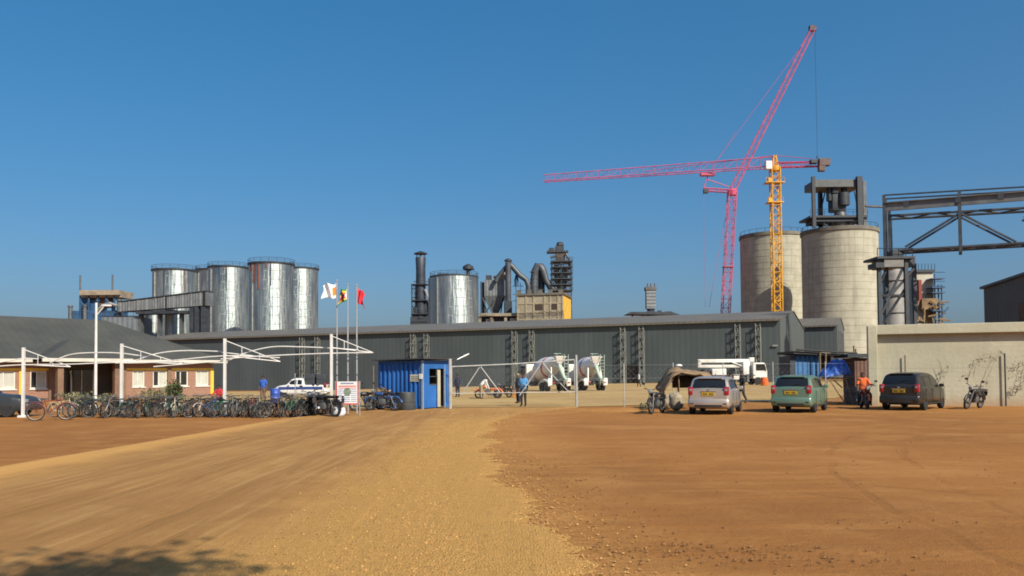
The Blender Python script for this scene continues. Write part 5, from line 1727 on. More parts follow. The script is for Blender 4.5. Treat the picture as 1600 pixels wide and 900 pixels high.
    return t
def carpos(px, py, Y_len, heading):
    """centre of a car whose rear bumper meets the ground at the pixel"""
    p_ = G(px, py); p_.z = 0
    return p_ + Vector((math.sin(heading), math.cos(heading), 0)) * (Y_len / 2)
SILVER = mat('paint_silver', (.53, .475, .42), .36, .6, .08, 1.2, coat=.4, dirt=(.36, .29, .21))
GREENP = mat('paint_pale_green', (.135, .25, .19), .36, .4, .08, 1.2, coat=.5, dirt=(.2, .23, .16))
BLACKC = mat('paint_black_dusty', (.022, .021, .019), .35, .1, .3, 1.5, coat=.4)
WHITEC = mat('paint_white_car', (.68, .68, .66), .35, 0, .08, 1.5, coat=.4)
GREYB = mat('paint_slate_blue', (.032, .040, .047), .45, .1, .1, 1.5, coat=.1)
hs = ((.135, .19), (.215, .42), (.445, .66))
h_ = R(22.5); car('parked_car', 'silver hatchback seen from behind, parked leftmost of the three cars', 'car', carpos(1107, 648.5, 3.85, h_), h_, 3.85, 1.72, HATCH, SILVER, (.055, .122), (.585, .725), ((.215, .42), (.445, .66), (.14, .19)), .985)
h_ = R(30); car('parked_car', 'pale green hatchback seen from behind, parked between silver and black cars', 'car', carpos(1236, 645.5, 3.85, h_), h_, 3.85, 1.72, HATCH, GREENP, (.055, .122), (.585, .725), ((.215, .42), (.445, .66), (.14, .19)), 1.0)
h_ = R(42); car('parked_car', 'dusty black people carrier parked nearest the cream wall', 'car', carpos(1405, 641.5, 4.0, h_), h_, 4.0, 1.74, MPV, BLACKC, (.04, .10), (.6, .75), ((.2, .40), (.425, .68), (.115, .18)), .99, rimm=PALESTEEL)
# car cut by the left edge of the photo: nose points to the right
p_ = P(57, 583, 36); h_ = R(84)
fwd = Vector((math.sin(h_), math.cos(h_), 0))
car('parked_car', 'dark slate car with only its bonnet showing behind the leftmost carport post', 'car', Vector((p_.x, 36, 0)) - fwd * 2.15, h_, 4.3, 1.74, SALOON, GREYB, None, (.50, .60), ((.16, .3), (.33, .5)), .97, lamp=None)
# white pickup behind the bicycles
Yw = 62
p0, p1 = P(436, 583, Yw), P(502, 583, Yw)
h_ = R(-86)
ctr = Vector(((p0.x + p1.x) / 2 + .2, Yw, gz((p0.x + p1.x) / 2, Yw)))
pk = car('pickup_truck', 'white pickup truck with a dark blue side stripe standing beyond the bicycles', 'pickup', ctr, h_, 3.9, 1.68, PICKUP, WHITEC, None, (.66, .745), ((.455, .54), (.56, .70)), .95, belt0=1.0)
mb = MB()
for s in (-1, 1):
    mb.box((s * .842, -.1, .72), (.012, 3.3, .2))
mb.build('stripe', mat('stripe_blue', (.03, .06, .22), .4, 0, .1, 1), pk)
for i, (x0, x1, y0, y1, lb) in enumerate(((480, 494, 584, 600, 'dark box riding tall in the white pickup, left of the two'), (497, 511, 585, 603, 'dark box riding in the white pickup, right of the two'))):
    f = Frame((0, Yw, 0)); a, b = f.face(x0, 604), f.face(x1, y0)
    mb = MB(); mb.cbox(((a.x + b.x) / 2, 0, .95 + (b.z - .95) / 2), (b.x - a.x, 1.2, b.z - .95), .04); mb.box(((a.x + b.x) / 2, -.61, .95 + (b.z - .95) * .6), (b.x - a.x - .1, .03, .08))
    o = mb.build('load_box', DARK); o.location = (0, Yw, 0); tag(o, lb, 'box')

# ------------------------------------------------------------------ bicycles
def bicycle(label, group):
    t = thing('bicycle', label, 'bicycle', (0, 0, 0), 0, group)
    ra, fa_ = Vector((0, -.52, .33)), Vector((0, .54, .33))
    bb, st, hd, hu = Vector((0, -.08, .29)), Vector((0, -.22, .80)), Vector((0, .36, .66)), Vector((0, .32, .84))
    mb = MB()
    for a, b, r_ in ((bb, hd, .019), (st, bb, .017), (st * .9 + bb * .1, hu * .8 + hd * .2, .017), (hd, hu, .02), (hu, hu + Vector((0, -.02, .1)), .014)):
        mb.tube(a, b, r_, 6)
    for s in (-.05, .05):
        o_ = Vector((s, 0, 0))
        mb.tube(ra + o_, bb, .011, 5); mb.tube(ra + o_, st * .92 + bb * .08, .010, 5); mb.tube(hd, fa_ + o_, .012, 5)
    mb.build('frame', BIKE_DARK, t)
    for c_ in (ra, fa_):
        mb = MB(); mb.torus(c_, .315, .023, 'X', 24, 6); w_ = mb.build('wheel', RUB, t, 60)
        mb = MB(); mb.torus(c_, .288, .011, 'X', 24, 5)
        for i in range(12):
            a = i * math.pi / 6; mb.tube(c_, c_ + Vector((0, math.cos(a) * .288, math.sin(a) * .288)), .003, 3, caps=False)
        mb.tube(c_ - Vector((.05, 0, 0)), c_ + Vector((.05, 0, 0)), .025, 6); mb.build('rim', RIM, w_, 60)
        mb = MB(); mb.path([c_ + Vector((0, math.cos(a) * .36, math.sin(a) * .36)) for a in (.5, .9, 1.3, 1.7, 2.1, 2.5, 2.9)], .018, 5); mb.build('mudguard', BIKE_DARK, t)
    mb = MB(); hb = hu + Vector((0, -.02, .12))
    mb.path([hb + Vector(p) for p in ((-.3, -.16, .03), (-.24, -.02, .05), (-.1, .03, .01), (.1, .03, .01), (.24, -.02, .05), (.3, -.16, .03))], .013, 6); mb.build('handlebar', MIDSTEEL, t)
    mb = MB(); mb.add([(0, .12, .86), (.07, -.1, .87), (.09, -.16, .87), (-.09, -.16, .87), (-.07, -.1, .87), (0, .12, .82), (.07, -.1, .80), (.09, -.16, .81), (-.09, -.16, .81), (-.07, -.1, .80)], [(0, 1, 2, 3, 4), (9, 8, 7, 6, 5), (0, 5, 6, 1), (1, 6, 7, 2), (2, 7, 8, 3), (3, 8, 9, 4), (4, 9, 5, 0)])
    for i in range(len(mb.v)):
        mb.v[i] = (mb.v[i][0], mb.v[i][1] - .2, mb.v[i][2])
    mb.build('saddle', BLACKP, t)
    mb = MB(); mb.box((0, -.52, .73), (.14, .38, .015)); 
    for s in (-.06, .06):
        mb.tube((s, -.66, .72), (s, -.52, .34), .007, 4); mb.tube((s, -.36, .72), (s, -.5, .34), .007, 4)
    mb.build('carrier', BIKE_DARK, t)
    mb = MB(); mb.torus(bb, .09, .008, 'X', 16, 4); mb.tube(bb + Vector((.06, 0, 0)), bb + Vector((.07, .1, -.13)), .01, 4); mb.tube(bb - Vector((.06, 0, 0)), bb + Vector((-.07, -.1, .13)), .01, 4); mb.box(bb + Vector((.12, .1, -.13)), (.09, .07, .02)); mb.box(bb + Vector((-.12, -.1, .13)), (.09, .07, .02)); mb.build('crank', RIM, t)
    return t
BIKE_DARK = mat('bike_black', (.03, .032, .036), .45, .2, .25, 5)
BC = {'black': BIKE_DARK, 'red': mat('bike_red', (.19, .04, .03), .55, .1, .2, 5), 'cream': mat('bike_cream', (.55, .50, .38), .5, 0, .2, 5), 'green': mat('bike_green', (.04, .14, .09), .45, .1, .2, 5), 'blue': mat('bike_blue', (.03, .08, .22), .45, .1, .2, 5), 'grey': mat('bike_grey', (.2, .2, .2), .45, .4, .2, 5), 'brown': mat('bike_rust', (.17, .085, .04), .7, .1, .3, 6), 'white': mat('bike_white', (.5, .5, .48), .5, 0, .2, 5)}
GRP = 'bicycles parked in the long row before the office and yard'
proto = bicycle('red bicycle at the left end of the row, near the slate car', GRP)
q = random.Random(21)
first = True
def put_bike(x, y, rz, label, colour):
    global first
    if first:
        proto.location = (x, y, 0); proto.rotation_euler = (0, R(q.uniform(-7, 7)), rz)
        for ch in proto.children:
            if ch.data.materials[0] == BIKE_DARK:
                ch.material_slots[0].link = 'OBJECT'; ch.material_slots[0].material = BC[colour]
        first = False
        return proto
    r_ = dup(proto, (x, y, 0), rz, label, GRP)
    for ch in [c for c in bpy.data.objects if c.parent == r_]:
        if ch.name.split('.')[0] in ('frame', 'mudguard', 'carrier'):
            ch.material_slots[0].link = 'OBJECT'; ch.material_slots[0].material = BC[colour]
    r_.rotation_euler = (0, R(q.uniform(-8, 8)), rz)
    r_.scale = [q.uniform(.78, .9)] * 3
    return r_
def spot(px, py):
    p_ = G(px, py); return p_.x, p_.y
put_bike(*spot(79, 657), R(-66), '', 'red')
put_bike(*spot(100, 652), R(-98), 'cream bicycle seen side on, second from the left end of the row', 'cream')
zones = [(118, 188, 'between the lamp post and the second carport post', 'left of the second carport post'), (188, 350, '', 'between the second and third carport posts'), (350, 458, '', 'between the third carport post and the bare pole'), (458, 524, '', 'between the bare pole and the notice board')]
for px_a, px_b, _, where in zones:
    px = px_a + 3
    while px < px_b - 3:
        row = 0 if q.random() < .55 else 1
        col = q.choice(['black'] * 7 + ['grey', 'grey', 'green', 'green', 'brown', 'brown', 'white', 'blue' if px > 300 else 'brown', 'red' if px > 230 else 'black', 'cream' if px < 300 else 'black'])
        x, y = spot(px + q.uniform(-2, 2), (651.5 if px < 480 else 650) + q.uniform(-1.5, 1.5))
        if row: y += 1.5 + q.uniform(-.3, .6); x *= (y / (y - 1.5))
        put_bike(x, y, q.choice([0, math.pi]) + R(q.gauss(-14, 22)), '%s bicycle in the crowded row %s' % (col, where), col)
        px += q.uniform(3.7, 5.6)

# ------------------------------------------------------------------ motorbikes
MB_BODY = mat('motorbike_black', (.025, .025, .028), .4, .1, .2, 4)
MB_RED = mat('motorbike_red', (.45, .05, .03), .4, 0, .2, 4)
MB_ORANGE = mat('motorbike_orange', (.62, .13, .03), .4, 0, .2, 4)
def motorbike(label, group=None):
    t = thing('motorbike', label, 'motorbike', (0, 0, 0), 0, group)
    ra, fa_ = Vector((0, -.62, .3)), Vector((0, .66, .3))
    for c_ in (ra, fa_):
        mb = MB(); mb.torus(c_, .255, .05, 'X', 24, 8); w_ = mb.build('wheel', RUB, t, 60)
        mb = MB(); mb.torus(c_, .21, .018, 'X', 24, 6)
        for i in range(10):
            a = i * math.pi / 5; mb.tube(c_, c_ + Vector((0, math.cos(a) * .21, math.sin(a) * .21)), .006, 3, caps=False)
        mb.tube(c_ - Vector((.09, 0, 0)), c_ + Vector((.09, 0, 0)), .06, 10); mb.build('rim', RIM, w_, 60)
    mb = MB(); hd = Vector((0, .42, .88))
    mb.tube((0, .4, .82), (0, -.1, .62), .03, 8); mb.tube((0, .38, .74), (0, .16, .34), .025, 8); mb.tube((0, .16, .32), (0, -.25, .3), .025, 8); mb.tube((0, -.1, .62), (0, -.7, .72), .025, 8)
    for s in (-1, 1):
        mb.tube((s * .09, -.2, .35), ra + Vector((s * .09, 0, 0)), .022, 6); mb.tube((s * .11, -.42, .68), ra + Vector((s * .11, .02, .0)), .028, 8)
    mb.build('frame', MB_BODY, t)
    mb = MB()
    for s in (-1, 1):
        mb.tube((s * .085, .4, .9), fa_ + Vector((s * .085, 0, 0)), .026, 8)
    mb.box((0, .41, .86), (.22, .08, .04)); mb.build('fork', MIDSTEEL, t)
    mb = MB(); mb.cbox((0, .02, .42), (.26, .34, .28), .05)
    for i in range(5):
        mb.box((0, .1, .5 + i * .04), (.24, .22, .018))
    mb.build('engine', MIDSTEEL, t, 40)
    mb = MB(); mb.cbox((0, .16, .78), (.28, .46, .2), .08); mb.cbox((0, -.34, .62), (.24, .4, .16), .05); mb.build('tank', MB_BODY, t, 50)
    mb = MB(); mb.cbox((0, -.34, .80), (.26, .66, .11), .045); mb.build('seat', BLACKP, t, 50)
    mb = MB(); mb.path([Vector((0, .66 + math.cos(a) * .34, .3 + math.sin(a) * .34)) for a in (.3, .8, 1.2, 1.6, 2.0, 2.5)], .05, 8); mb.build('mudguard', MB_BODY, t, 50); mb = MB(); mb.path([Vector((0, -.62 + math.cos(a) * .36, .3 + math.sin(a) * .36)) for a in (.8, 1.2, 1.6, 2.0, 2.5, 2.9)], .06, 8); mb.build('mudguard', MB_BODY, t, 50)
    mb = MB(); mb.path([(-.36, .26, 1.06), (-.24, .36, 1.05), (-.1, .42, .98), (.1, .42, .98), (.24, .36, 1.05), (.36, .26, 1.06)], .014, 6); 
    for s in (-1, 1):
        mb.tube((s * .25, .35, 1.05), (s * .32, .36, 1.22), .008, 5); mb.cbox((s * .34, .35, 1.26), (.13, .025, .085), .02)
    mb.build('handlebar', BLACKP, t)
    mb = MB(); mb.lathe([(.001, .1), (.08, .08), (.1, 0), (.05, -.1)], 14, (0, .55, .92), Matrix.Rotation(R(-90), 3, 'X')); mb.build('headlight', CLEAR, t, 50)
    mb = MB(); mb.path([(.13, .14, .36), (.15, .05, .24), (.16, -.3, .25), (.17, -.8, .36)], [.025, .025, .04, .045], 8); mb.build('exhaust', CHROME, t, 50)
    mb = MB(); mb.box((0, -.78, .84), (.24, .3, .02)); mb.cbox((0, -.98, .66), (.16, .03, .2), .01); mb.cbox((0, -.97, .8), (.1, .06, .06), .02); mb.build('rear_rack', BLACKP, t)
    return t
mp = motorbike('dark motorbike parked alone leaning before the cream wall')
p_ = P(1519, 583, 36.3); mp.location = (p_.x, 36.3, 0); mp.rotation_euler = (0, R(-11), R(128))
def put_moto(px, py, rz, label, colour=None, lean=6, y=None, group=None):
    xx, yy = spot(px, py)
    z_ = 0
    if y: 
        p_ = P(px, 583, y); xx, yy, z_ = p_.x, y, gz(p_.x, y)
    r_ = dup(mp, (xx, yy, z_), rz, label, group)
    r_.rotation_euler = (0, R(lean), rz)
    if colour:
        for ch in [c for c in bpy.data.objects if c.parent == r_]:
            if ch.name.split('.')[0] in ('tank', 'mudguard'):
                ch.material_slots[0].link = 'OBJECT'; ch.material_slots[0].material = colour
    return r_
put_moto(1350, 638.5, R(168), 'black and orange motorbike parked tight against the black car', MB_ORANGE, -5)
put_moto(1027, 646, R(150), 'black motorbike parked left of the silver car', None, 5)
put_moto(505, 651, R(60), 'dark motorbike behind the notice board, nearest of three at the end of the bicycle row', None, 6)
put_moto(489, 650, R(20), 'dark motorbike second from the notice board at the end of the bicycle row', None, -5)
put_moto(576, 641.5, R(120), 'dark motorbike leaning between notice board and blue hut', None, 8)
put_moto(598, 642, R(70), 'dusty blue motorbike beside the left end of the blue hut', BC['blue'], 6)
put_moto(763, 0, R(80), 'orange motorbike standing inside the yard behind the gate’s left leaf'.replace('’', "'"), MB_ORANGE, 4, 56)
put_moto(786, 0, R(40), 'dark motorbike inside the yard, right of the orange one', None, 4, 58)

# ------------------------------------------------------------------ people
SKIN = mat('skin_brown', (.10, .052, .034), .6, 0, .15, 6)
HAIR = mat('hair_black', (.012, .011, .011), .9, 0, .2, 20)
def cloth(nm, c):
    return mat('cloth_' + nm, c, .85, 0, .22, 5)
def person(label, loc, face, shirt, trousers, pose='stand', sleeves=False, hat=None, h=1.72, group=None, z0=0):
    t = thing('person', label, 'person', (loc[0], loc[1], z0), face, group)
    J = {'pel': (0, 0, .95, .125), 'spi': (0, 0, 1.1, .12), 'che': (0, -.01, 1.3, .145), 'nek': (0, 0, 1.46, .058), 'hb': (0, .012, 1.54, .075), 'hd': (0, .014, 1.63, .092), 'ht': (0, .0, 1.695, .06), 'nos': (0, .105, 1.59, .015)}
    for s, n in ((1, 'r'), (-1, 'l')):
        J.update({'sh' + n: (s * .165, -.01, 1.395, .062), 'el' + n: (s * .235, -.03, 1.12, .043), 'wr' + n: (s * .25, .05, .88, .03), 'hn' + n: (s * .25, .08, .81, .034),
                  'hi' + n: (s * .085, 0, .88, .095), 'kn' + n: (s * .1, .015, .49, .062), 'an' + n: (s * .105, -.01, .09, .042), 'to' + n: (s * .125, .14, .035, .036)})
    if pose == 'walk':
        J['knr'] = (.1, .13, .5, .062); J['anr'] = (.105, .1, .09, .042); J['tor'] = (.12, .25, .04, .036); J['anl'] = (-.105, -.22, .12, .042); J['tol'] = (-.12, -.08, .035, .036); J['knl'] = (-.1, -.03, .5, .062)
        J['elr'] = (.23, -.14, 1.14, .043); J['wrr'] = (.23, -.1, .9, .03); J['hnr'] = (.23, -.07, .83, .034)
    if pose == 'arms':      # forearms raised in front
        for s, n in ((1, 'r'), (-1, 'l')):
            J['wr' + n] = (s * .13, .2, 1.1, .03); J['hn' + n] = (s * .08, .26, 1.13, .034)
    if pose == 'bend':
        for kx, dy, dz in (('spi', .1, -.04), ('che', .28, -.12), ('nek', .42, -.2), ('hb', .49, -.23), ('hd', .56, -.26), ('ht', .62, -.28), ('nos', .6, -.34), ('shr', .3, -.14), ('shl', .3, -.14), ('elr', .42, -.16), ('ell', .42, -.16), ('wrr', .46, -.2), ('wrl', .46, -.2), ('hnr', .47, -.22), ('hnl', .47, -.22)):
            a = J[kx]; J[kx] = (a[0], a[1] + dy, a[2] + dz, a[3])
    if pose == 'sit':
        for kx in list(J):
            a = J[kx]; J[kx] = (a[0], a[1], a[2] - .08, a[3])
        for s, n in ((1, 'r'), (-1, 'l')):
            J['kn' + n] = (s * .24, .36, .62, .065); J['an' + n] = (s * .26, .22, .2, .042); J['to' + n] = (s * .27, .36, .14, .036)
            J['el' + n] = (s * .27, .16, 1.06, .043); J['wr' + n] = (s * .3, .4, 1.06, .03); J['hn' + n] = (s * .31, .47, 1.07, .034)
    k = h / 1.74
    E = [('pel', 'spi', 'torso'), ('spi', 'che', 'torso'), ('che', 'nek', 'neck'), ('nek', 'hb', 'head'), ('hb', 'hd', 'head'), ('hd', 'ht', 'head'), ('hb', 'nos', 'head')]
    for n in 'rl':
        E += [('che', 'sh' + n, 'torso'), ('sh' + n, 'el' + n, 'upper'), ('el' + n, 'wr' + n, 'fore'), ('wr' + n, 'hn' + n, 'hand'), ('pel', 'hi' + n, 'hip'), ('hi' + n, 'kn' + n, 'leg'), ('kn' + n, 'an' + n, 'leg'), ('an' + n, 'to' + n, 'foot')]
        s = 1 if n == 'r' else -1
        H_ = Vector(J['hn' + n][:3]); d = (H_ - Vector(J['wr' + n][:3])).normalized()
        sd = Vector((0, 1, 0)) if abs(d.y) < .8 else Vector((1, 0, 0))
        for i, (o_, ln) in enumerate(((-.027, .075), (-.009, .09), (.009, .085), (.027, .065))):
            J['f%d' % i + n] = (*(H_ + d * ln + sd * o_ * 1.2 + Vector((-s * .012, 0, 0))), .009); E.append(('hn' + n, 'f%d' % i + n, 'hand'))
        J['th' + n] = (*(H_ + d * .02 + sd * .06 + Vector((-s * .02, 0, 0))), .01); E.append(('hn' + n, 'th' + n, 'hand'))
    names = list(J)
    me = bpy.data.meshes.new('body')
    me.from_pydata([[c * k for c in J[n][:3]] for n in names], [(names.index(a), names.index(b)) for a, b, _ in E], [])
    o = bpy.data.objects.new('body', me); COL.objects.link(o)
    m_ = o.modifiers.new('skin', 'SKIN'); m_.use_smooth_shade = True
    for i, n in enumerate(names):
        r_ = J[n][3] * k
        sv = me.skin_vertices[0].data[i]
        sv.radius = (r_ * (1.18 if n in ('pel', 'spi', 'che') else 1), r_ * (.85 if n in ('pel', 'spi', 'che') else 1)); sv.use_root = (n == 'pel')
    ss = o.modifiers.new('sub', 'SUBSURF'); ss.levels = 1
    dg = bpy.context.evaluated_depsgraph_get()
    bm_ = bpy.data.meshes.new_from_object(o.evaluated_get(dg))
    o.modifiers.clear(); o.data = bm_
    bm_.materials.clear(); bm_.materials.append(SKIN); o.parent = t
    bm_.polygons.foreach_set('use_smooth', [True] * len(bm_.polygons))
    segs = [(Vector(J[a][:3]) * k, Vector(J[b][:3]) * k, J[a][3] * k, J[b][3] * k, g) for a, b, g in E]
    def region(c):
        best, bg_ = 9, None
        for a, b, ra, rb, g in segs:
            d = b - a; u = max(0, min(1, (c - a).dot(d) / max(1e-9, d.length_squared)))
            dist = (c - a - d * u).length - (ra + (rb - ra) * u)
            if dist < best: best, bg_ = dist, g
        return bg_
    reg = [region(p_.center) for p_ in bm_.polygons]
    zpel = J['pel'][2] * k
    def garment(nm, mt, test, off_):
        mb = MB(); idx = {}
        for p_, g in zip(bm_.polygons, reg):
            if not test(g, p_.center): continue
            f_ = []
            for v in p_.vertices:
                if v not in idx:
                    idx[v] = len(mb.v); vv = bm_.vertices[v]; mb.v.append(tuple(vv.co + vv.normal * off_))
                f_.append(idx[v])
            mb.f.append(tuple(f_)); mb.m.append(0)
        if not mb.f: return
        g_ = mb.build(nm, mt, t, 80)
        so_ = g_.modifiers.new('thickness', 'SOLIDIFY'); so_.thickness = .008
    garment('shirt', shirt, lambda g, c: (g in ('torso', 'upper', 'neck') or (sleeves and g == 'fore')) and not (g == 'neck' and c.z > 1.44 * k) or (g == 'hip' and c.z > zpel - .02), .014)
    garment('trousers', trousers, lambda g, c: g in ('leg', 'hip') or (g == 'torso' and c.z < zpel - .06), .012)
    garment('shoe', BLACKP, lambda g, c: g == 'foot' and c.x > 0, .008)
    garment('shoe', BLACKP, lambda g, c: g == 'foot' and c.x <= 0, .008)
    hc = (Vector(J['hd'][:3])) * k
    garment('hair' if not hat else 'cap', HAIR if not hat else hat, lambda g, c: g == 'head' and (c - hc).z > (.0 if c.y - hc.y > .03 else -.05) * k and (c - hc).y < .075, .012)
    return t
def at(px, py):
    p_ = G(px, py); return p_.x, p_.y
CBL, CWH, CDK, CNV, CBR = cloth('sky_blue', (.07, .30, .62)), cloth('white', (.62, .62, .6)), cloth('dark', (.02, .021, .024)), cloth('navy', (.018, .026, .06)), cloth('brown', (.16, .10, .06))
COR, CBLUE, CKH, CRD = cloth('orange', (.66, .13, .025)), cloth('royal_blue', (.03, .10, .42)), cloth('khaki', (.30, .24, .15)), cloth('red', (.45, .03, .04))
person('person in sky blue shirt and dark trousers standing at the pipe gate', at(818, 635.5), R(160), CBL, CDK, 'arms', True)
x, y = at(810, 631); person('person in dark jacket and pale cap just behind the one in sky blue', (x, y + .5), R(120), CDK, CNV, 'stand', True, CKH)
p_ = P(751, 583, 55); person('person in white shirt bending forward inside the yard beside the orange motorbike', (p_.x, 55), R(-70), CWH, CKH, 'bend', True)
p_ = P(715, 583, 60); person('person in navy overalls standing in the yard right of the blue hut', (p_.x, 60), R(150), CNV, CNV, 'stand', True)
p_ = P(411, 583, 50); person('person in royal blue shirt standing behind the bicycles', (p_.x, 50), R(170), CBLUE, CBR, 'stand', False)
p_ = P(345, 583, 47); person('person in red top seated low behind the third carport post', (p_.x - .1, 47), R(170), CRD, CNV, 'sit', True, z0=-.42)
p_ = P(1159, 583, 44); person('person in dark clothes standing behind the right side of the silver car', (p_.x, 44), R(100), CDK, CDK, 'walk', True, h=1.78)
p_ = P(1141, 583, 45.5); person('person in brown shirt standing just behind the silver car roof', (p_.x, 45.5), R(-90), CBR, CNV, 'stand', True)
p_ = P(998, 583, 96); person('far person in white shirt walking before the warehouse doorway', (p_.x, 96), R(90), CWH, CDK, 'walk', True)
x, y = at(1350, 638.5); person('person in orange jacket sitting on the motorbike beside the black car', (x + .03, y + .12), R(168), COR, CDK, 'sit', True, z0=.02, hat=CDK)

# ------------------------------------------------------------------ trucks in the yard
TW = mat('truck_white', (.70, .70, .67), .4, 0, .15, .8, dirt=(.42, .34, .24))
TD = mat('truck_dark_chassis', (.03, .03, .032), .7, .1, .3, 1)
TRED = mat('drum_red', (.5, .06, .05), .45, 0, .15, 1)
TG = mat('ladder_pale_green', (.40, .50, .42), .6, 0, .2, 1)
def wheelset(t, ys, xh, r_=.5, wd=.32):
    for y_ in ys:
        for s in (-1, 1):
            c_ = Vector((s * xh, y_, r_)); M = Matrix.Rotation(R(90), 3, 'Y')
            mb = MB(); mb.lathe([(r_ * .6, -wd / 2), (r_ * .93, -wd / 2), (r_, -wd / 4), (r_, wd / 4), (r_ * .93, wd / 2), (r_ * .6, wd / 2)], 20, c_, M); w_ = mb.build('wheel', RUB, t, 40)
            mb = MB(); mb.lathe([(.001, s * wd * .35), (r_ * .25, s * wd * .4), (r_ * .3, s * wd * .2), (r_ * .62, s * wd * .45)], 16, c_, M, caps=False); mb.build('rim', PALESTEEL, w_, 40)
def cab(t, y0, y1, w_, z0, z1, paint):
    mb = MB(); ym = (y0 + y1) / 2; s_ = (y1 - y0)
    prof = [(y0, z0), (y1, z0), (y1 + .02, z0 + (z1 - z0) * .45), (y1 - .22, z1 - .12), (y1 - .4, z1), (y0, z1)]
    mb.prism([(-w_ / 2, y, z) for y, z in prof], (w_, 0, 0)); c_ = mb.build('cab', paint, t)
    bv = c_.modifiers.new('round', 'BEVEL'); bv.width = .06; bv.segments = 2
    za, zb_ = z0 + (z1 - z0) * .5, z1 - .18
    mb = MB(); mb.prism([(-w_ / 2 + .14, y1 + .0, za), (w_ / 2 - .14, y1 + .0, za), (w_ / 2 - .18, y1 - .19, zb_), (-w_ / 2 + .18, y1 - .19, zb_)], (0, .03, .006)); mb.build('windscreen', CARGLASS, c_)
    for s in (-1, 1):
        mb = MB(); mb.prism([(s * (w_ / 2 + .002), y0 + .35, za), (s * (w_ / 2 + .002), y1 - .12, za), (s * (w_ / 2 + .002), y1 - .3, zb_), (s * (w_ / 2 + .002), y0 + .35, zb_)], (s * .012, 0, 0)); mb.build('side_window', CARGLASS, c_)
        mb = MB(); mb.cbox((s * (w_ / 2 + .2), y1 - .1, za + .3), (.12, .12, .5), .04); mb.tube((s * w_ / 2, y1 - .1, za + .5), (s * (w_ / 2 + .2), y1 - .1, za + .5), .02, 5); mb.build('mirror', BLACKP, c_)
        mb = MB(); mb.cbox((s * w_ * .36, y1 + .03, z0 + .28), (.3, .06, .2), .03); mb.build('headlight', CLEAR, c_)
    mb = MB(); mb.cbox((0, y1 + .05, z0 + .02), (w_, .16, .3), .05); mb.box((0, y1 + .035, z0 + .55), (w_ * .7, .03, .25)); mb.build('bumper', TD, c_)
